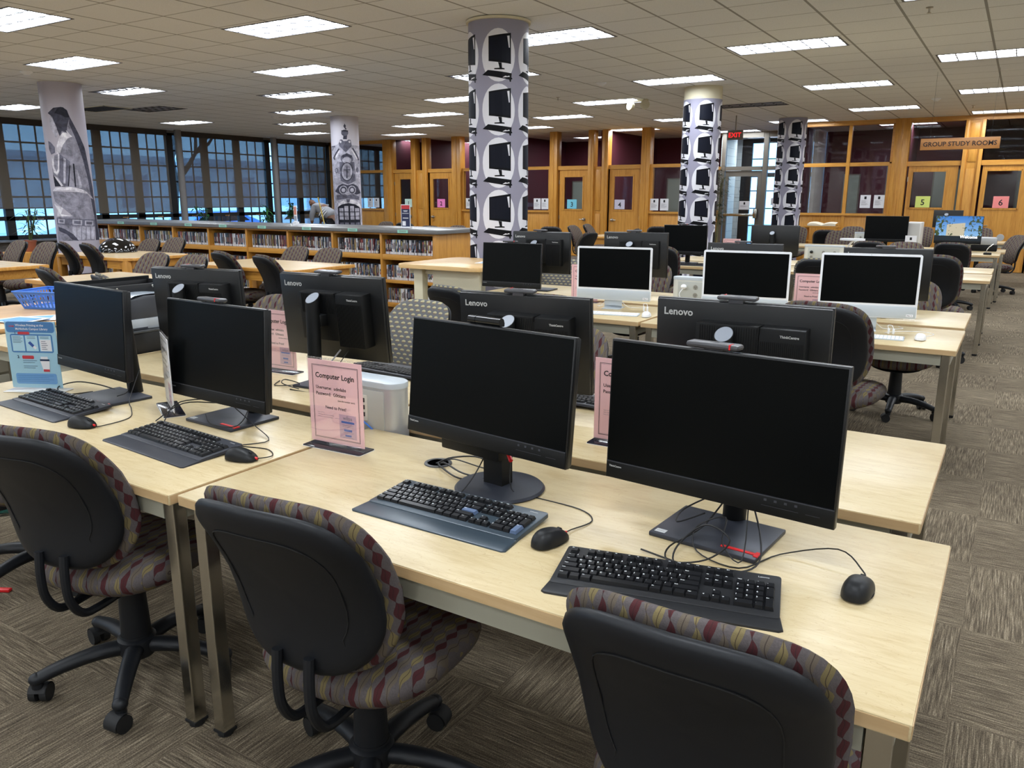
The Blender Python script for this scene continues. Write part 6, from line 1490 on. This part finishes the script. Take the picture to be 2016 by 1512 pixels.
for k in range(4):
    b = MB(); a = rn.uniform(-30, 30); M_ = T(rn.uniform(-.05, .05), rn.uniform(-.08, .08), k * .002) @ RZ(a)
    b.grid(lambda u, v: (-.14 + .28 * u, -.108 + .216 * v, .001 + .006 * u * v), 4, 4, 0, M_); b.grid(lambda u, v: (-.12 + .22 * u, -.09 + .16 * v, .002 + .006 * u * v), 4, 4, 1, M_); b.build('sheet', [M_WHITEPAPER, mat('sheet_sky_blue', (84, 156, 222), .4)], t, smooth=False)
# shiny black dome on reading table
t = thing('black_dome', 'shiny black half dome standing on the far reading table', 'dome', (-10.75, 6.6, .751))
b = MB(); b.lathe([(.25 * math.cos(R(a)), .20 * math.sin(R(a))) for a in range(0, 91, 6)], 40); b.lathe([(.25, .0), (.262, .0), (.262, .012), (.25, .014)], 40); b.build('dome_shell', mat('gloss_dome', (12, 12, 14), .06, coat=1.), t)
# metal tube and red scrap on the carpet at left
b = MB(); b.tube([(-4.35, 1.35, .032), (-3.75, 2.05, .032)], .024, 16); o = b.build('metal_tube', mat('teal_enamel', (8, 84, 80), .15, coat=1.), None); setp(o, 'glossy teal metal tube lying on carpet at left behind the chair', 'tube')
b = MB(); b.box(-.04, .04, -.012, .012, 0, .012, 0, None, .004); o = b.build('red_scrap', M_RED, None, loc=(-3.22, 1.335, .0005)); o.rotation_euler.z = .5; setp(o, 'small red plastic scrap on carpet at the left photo edge', 'scrap')
# blue tape mark on table apron
b = MB(); b.box(-.018, .018, -.001, .001, -.012, .012); o = b.build('blue_tape', mat('blue_tape', (70, 150, 200), .6), None, loc=(-1.715, 1.2288, .675)); setp(o, 'small blue tape square on apron near the seam table leg', 'tape')

# ================================================================== cleaner bending by the window
t = thing('person', 'bald person in grey sweatshirt with white stripes bending over near the right windows', 'person', (-16.35, 16.1, 0), 0)
def skin_body(name, pts, edges, m, parent, lv=2):
    me = bpy.data.meshes.new(name); me.from_pydata([p[0] for p in pts], edges, []); o = bpy.data.objects.new(name, me); COL.objects.link(o); o.parent = parent
    me.materials.append(m); md = o.modifiers.new('skin', 'SKIN'); md.use_smooth_shade = True
    for i, p in enumerate(pts):
        sv = me.skin_vertices[0].data[i]; r = p[1]; sv.radius = (r, r) if not isinstance(r, tuple) else r; sv.use_root = (i == 0)
    s = o.modifiers.new('sub', 'SUBSURF'); s.levels = lv; s.render_levels = lv
    return o
# leaning toward -X and slightly -Y, hands reaching down in front
pel = (.34, .1, .92)
body = [(pel, (.12, .12)), ((.20, .06, 1.06), (.17, .15)), ((.02, .02, 1.18), (.18, .16)), ((-.12, 0, 1.26), (.17, .13)), ((-.20, 0, 1.29), .07), ((-.27, 0, 1.32), .06),
        ((-.10, -.17, 1.24), .075), ((-.16, -.22, 1.02), .055), ((-.20, -.20, .80), .042), ((-.10, .17, 1.24), .075), ((-.15, .22, 1.02), .055), ((-.22, .16, .82), .042),
        ((.34, -.01, .86), .10), ((.30, -.02, .48), .072), ((.34, -.02, .10), .05), ((.24, -.03, .05), .04), ((.34, .21, .86), .10), ((.34, .24, .48), .072), ((.40, .24, .10), .05), ((.30, .24, .05), .04)]
skin_body('body', body, [(0, 1), (1, 2), (2, 3), (3, 4), (4, 5), (3, 6), (6, 7), (7, 8), (3, 9), (9, 10), (10, 11), (0, 12), (12, 13), (13, 14), (14, 15), (0, 16), (16, 17), (17, 18), (18, 19)], M_SKIN, t)
shirt = [((.34, .09, .97), (.22, .20)), ((.20, .06, 1.06), (.195, .17)), ((.02, .02, 1.18), (.205, .18)), ((-.12, 0, 1.265), (.185, .145)), ((-.18, 0, 1.285), .085), ((-.10, -.18, 1.24), .098), ((-.16, -.23, 1.02), .076), ((-.195, -.21, .86), .058), ((-.10, .18, 1.24), .098), ((-.15, .23, 1.02), .076), ((-.215, .17, .88), .058)]
sh = skin_body('sweatshirt', shirt, [(0, 1), (1, 2), (2, 3), (3, 4), (3, 5), (5, 6), (6, 7), (3, 8), (8, 9), (9, 10)], mat('grey_sweatshirt', (150, 152, 158), .9), t)
skin_body('trousers', [((.34, .10, .95), (.20, .19)), ((.34, -.01, .84), .13), ((.30, -.02, .48), .092), ((.335, -.02, .13), .075), ((.34, .21, .84), .13), ((.34, .24, .48), .092), ((.395, .24, .13), .075)], [(0, 1), (1, 2), (2, 3), (0, 4), (4, 5), (5, 6)], mat('dark_trousers', (50, 52, 60), .9), t)
b = MB()
for k in range(3): b.tube([(.10 + k * .05, -.215 + k * .012, 1.01 - k * .03), (.14 + k * .05, -.18 + k * .01, 1.12 - k * .035), (.18 + k * .05, -.10, 1.20 - k * .04)], .010, 6, smooth=3)
b.build('white_stripes', M_WHITE, t)
b = MB(); HM = T(-.36, 0, 1.335) @ RY(-50)
b.grid(lambda u, v: tuple(Vector(((.085 + .012 * math.cos(math.pi * v)) * math.sin(math.pi * v) * math.cos(2 * math.pi * u) * (1.12 if math.cos(2 * math.pi * u) > 0 else .98), .075 * math.sin(math.pi * v) * math.sin(2 * math.pi * u), -.115 * math.cos(math.pi * v)))), 28, 18, 0, HM)
b.ellipsoid((-.095, 0, -.012), (.018, .013, .022), 10, 0, HM)
for s in (-1, 1): b.ellipsoid((-.005, s * .074, -.01), (.018, .009, .028), 10, 0, HM); b.ellipsoid((-.083, s * .028, .012), (.010, .013, .009), 10, 1, HM)
b.ellipsoid((-.082, 0, -.052), (.010, .024, .006), 10, 2, HM); b.build('head', [M_SKIN, M_INK, mat('lip', (90, 50, 44), .5)], t, ang=80)
for s, (hx, hy, hz) in ((-1, (-.205, -.20, .77)), (1, (-.225, .155, .79))):
    b = MB(); b.ellipsoid((hx, hy, hz), (.020, .038, .045), 12)
    for k in range(4): yy = hy - .027 + k * .018; L = (.055, .068, .072, .06)[k]; b.tube([(hx, yy, hz - .03), (hx - .008, yy, hz - .03 - L * .5), (hx + .004, yy, hz - .03 - L)], .0088, 8, smooth=2, r2=.007)
    b.tube([(hx - .005, hy - s * .03, hz + .005), (hx - .022, hy - s * .052, hz - .02), (hx - .02, hy - s * .056, hz - .045)], .010, 8, smooth=2, r2=.008); b.build('hand', M_SKIN, t)
for s, (fx, fy) in ((0, (.27, -.03)), (1, (.33, .24))):
    b = MB(); b.ellipsoid((fx, fy, .03), (.14, .05, .05), 14, zmin=-.6); b.build('shoe', M_BLACK, t)
t = thing('mop', 'yellow handled mop leaning beside the bending cleaner', 'mop', (-15.9, 15.9, 0))
b = MB(); b.tube([(0, 0, .12), (-.22, -.15, 1.50)], .016, 10); b.build('mop_handle', mat('mop_yellow', (226, 196, 96), .5), t)
b = MB(); b.lathe([(0, .14), (.05, .12), (.11, .0), (0, 0)], 16); b.build('mop_head', M_WHITEPAPER, t)
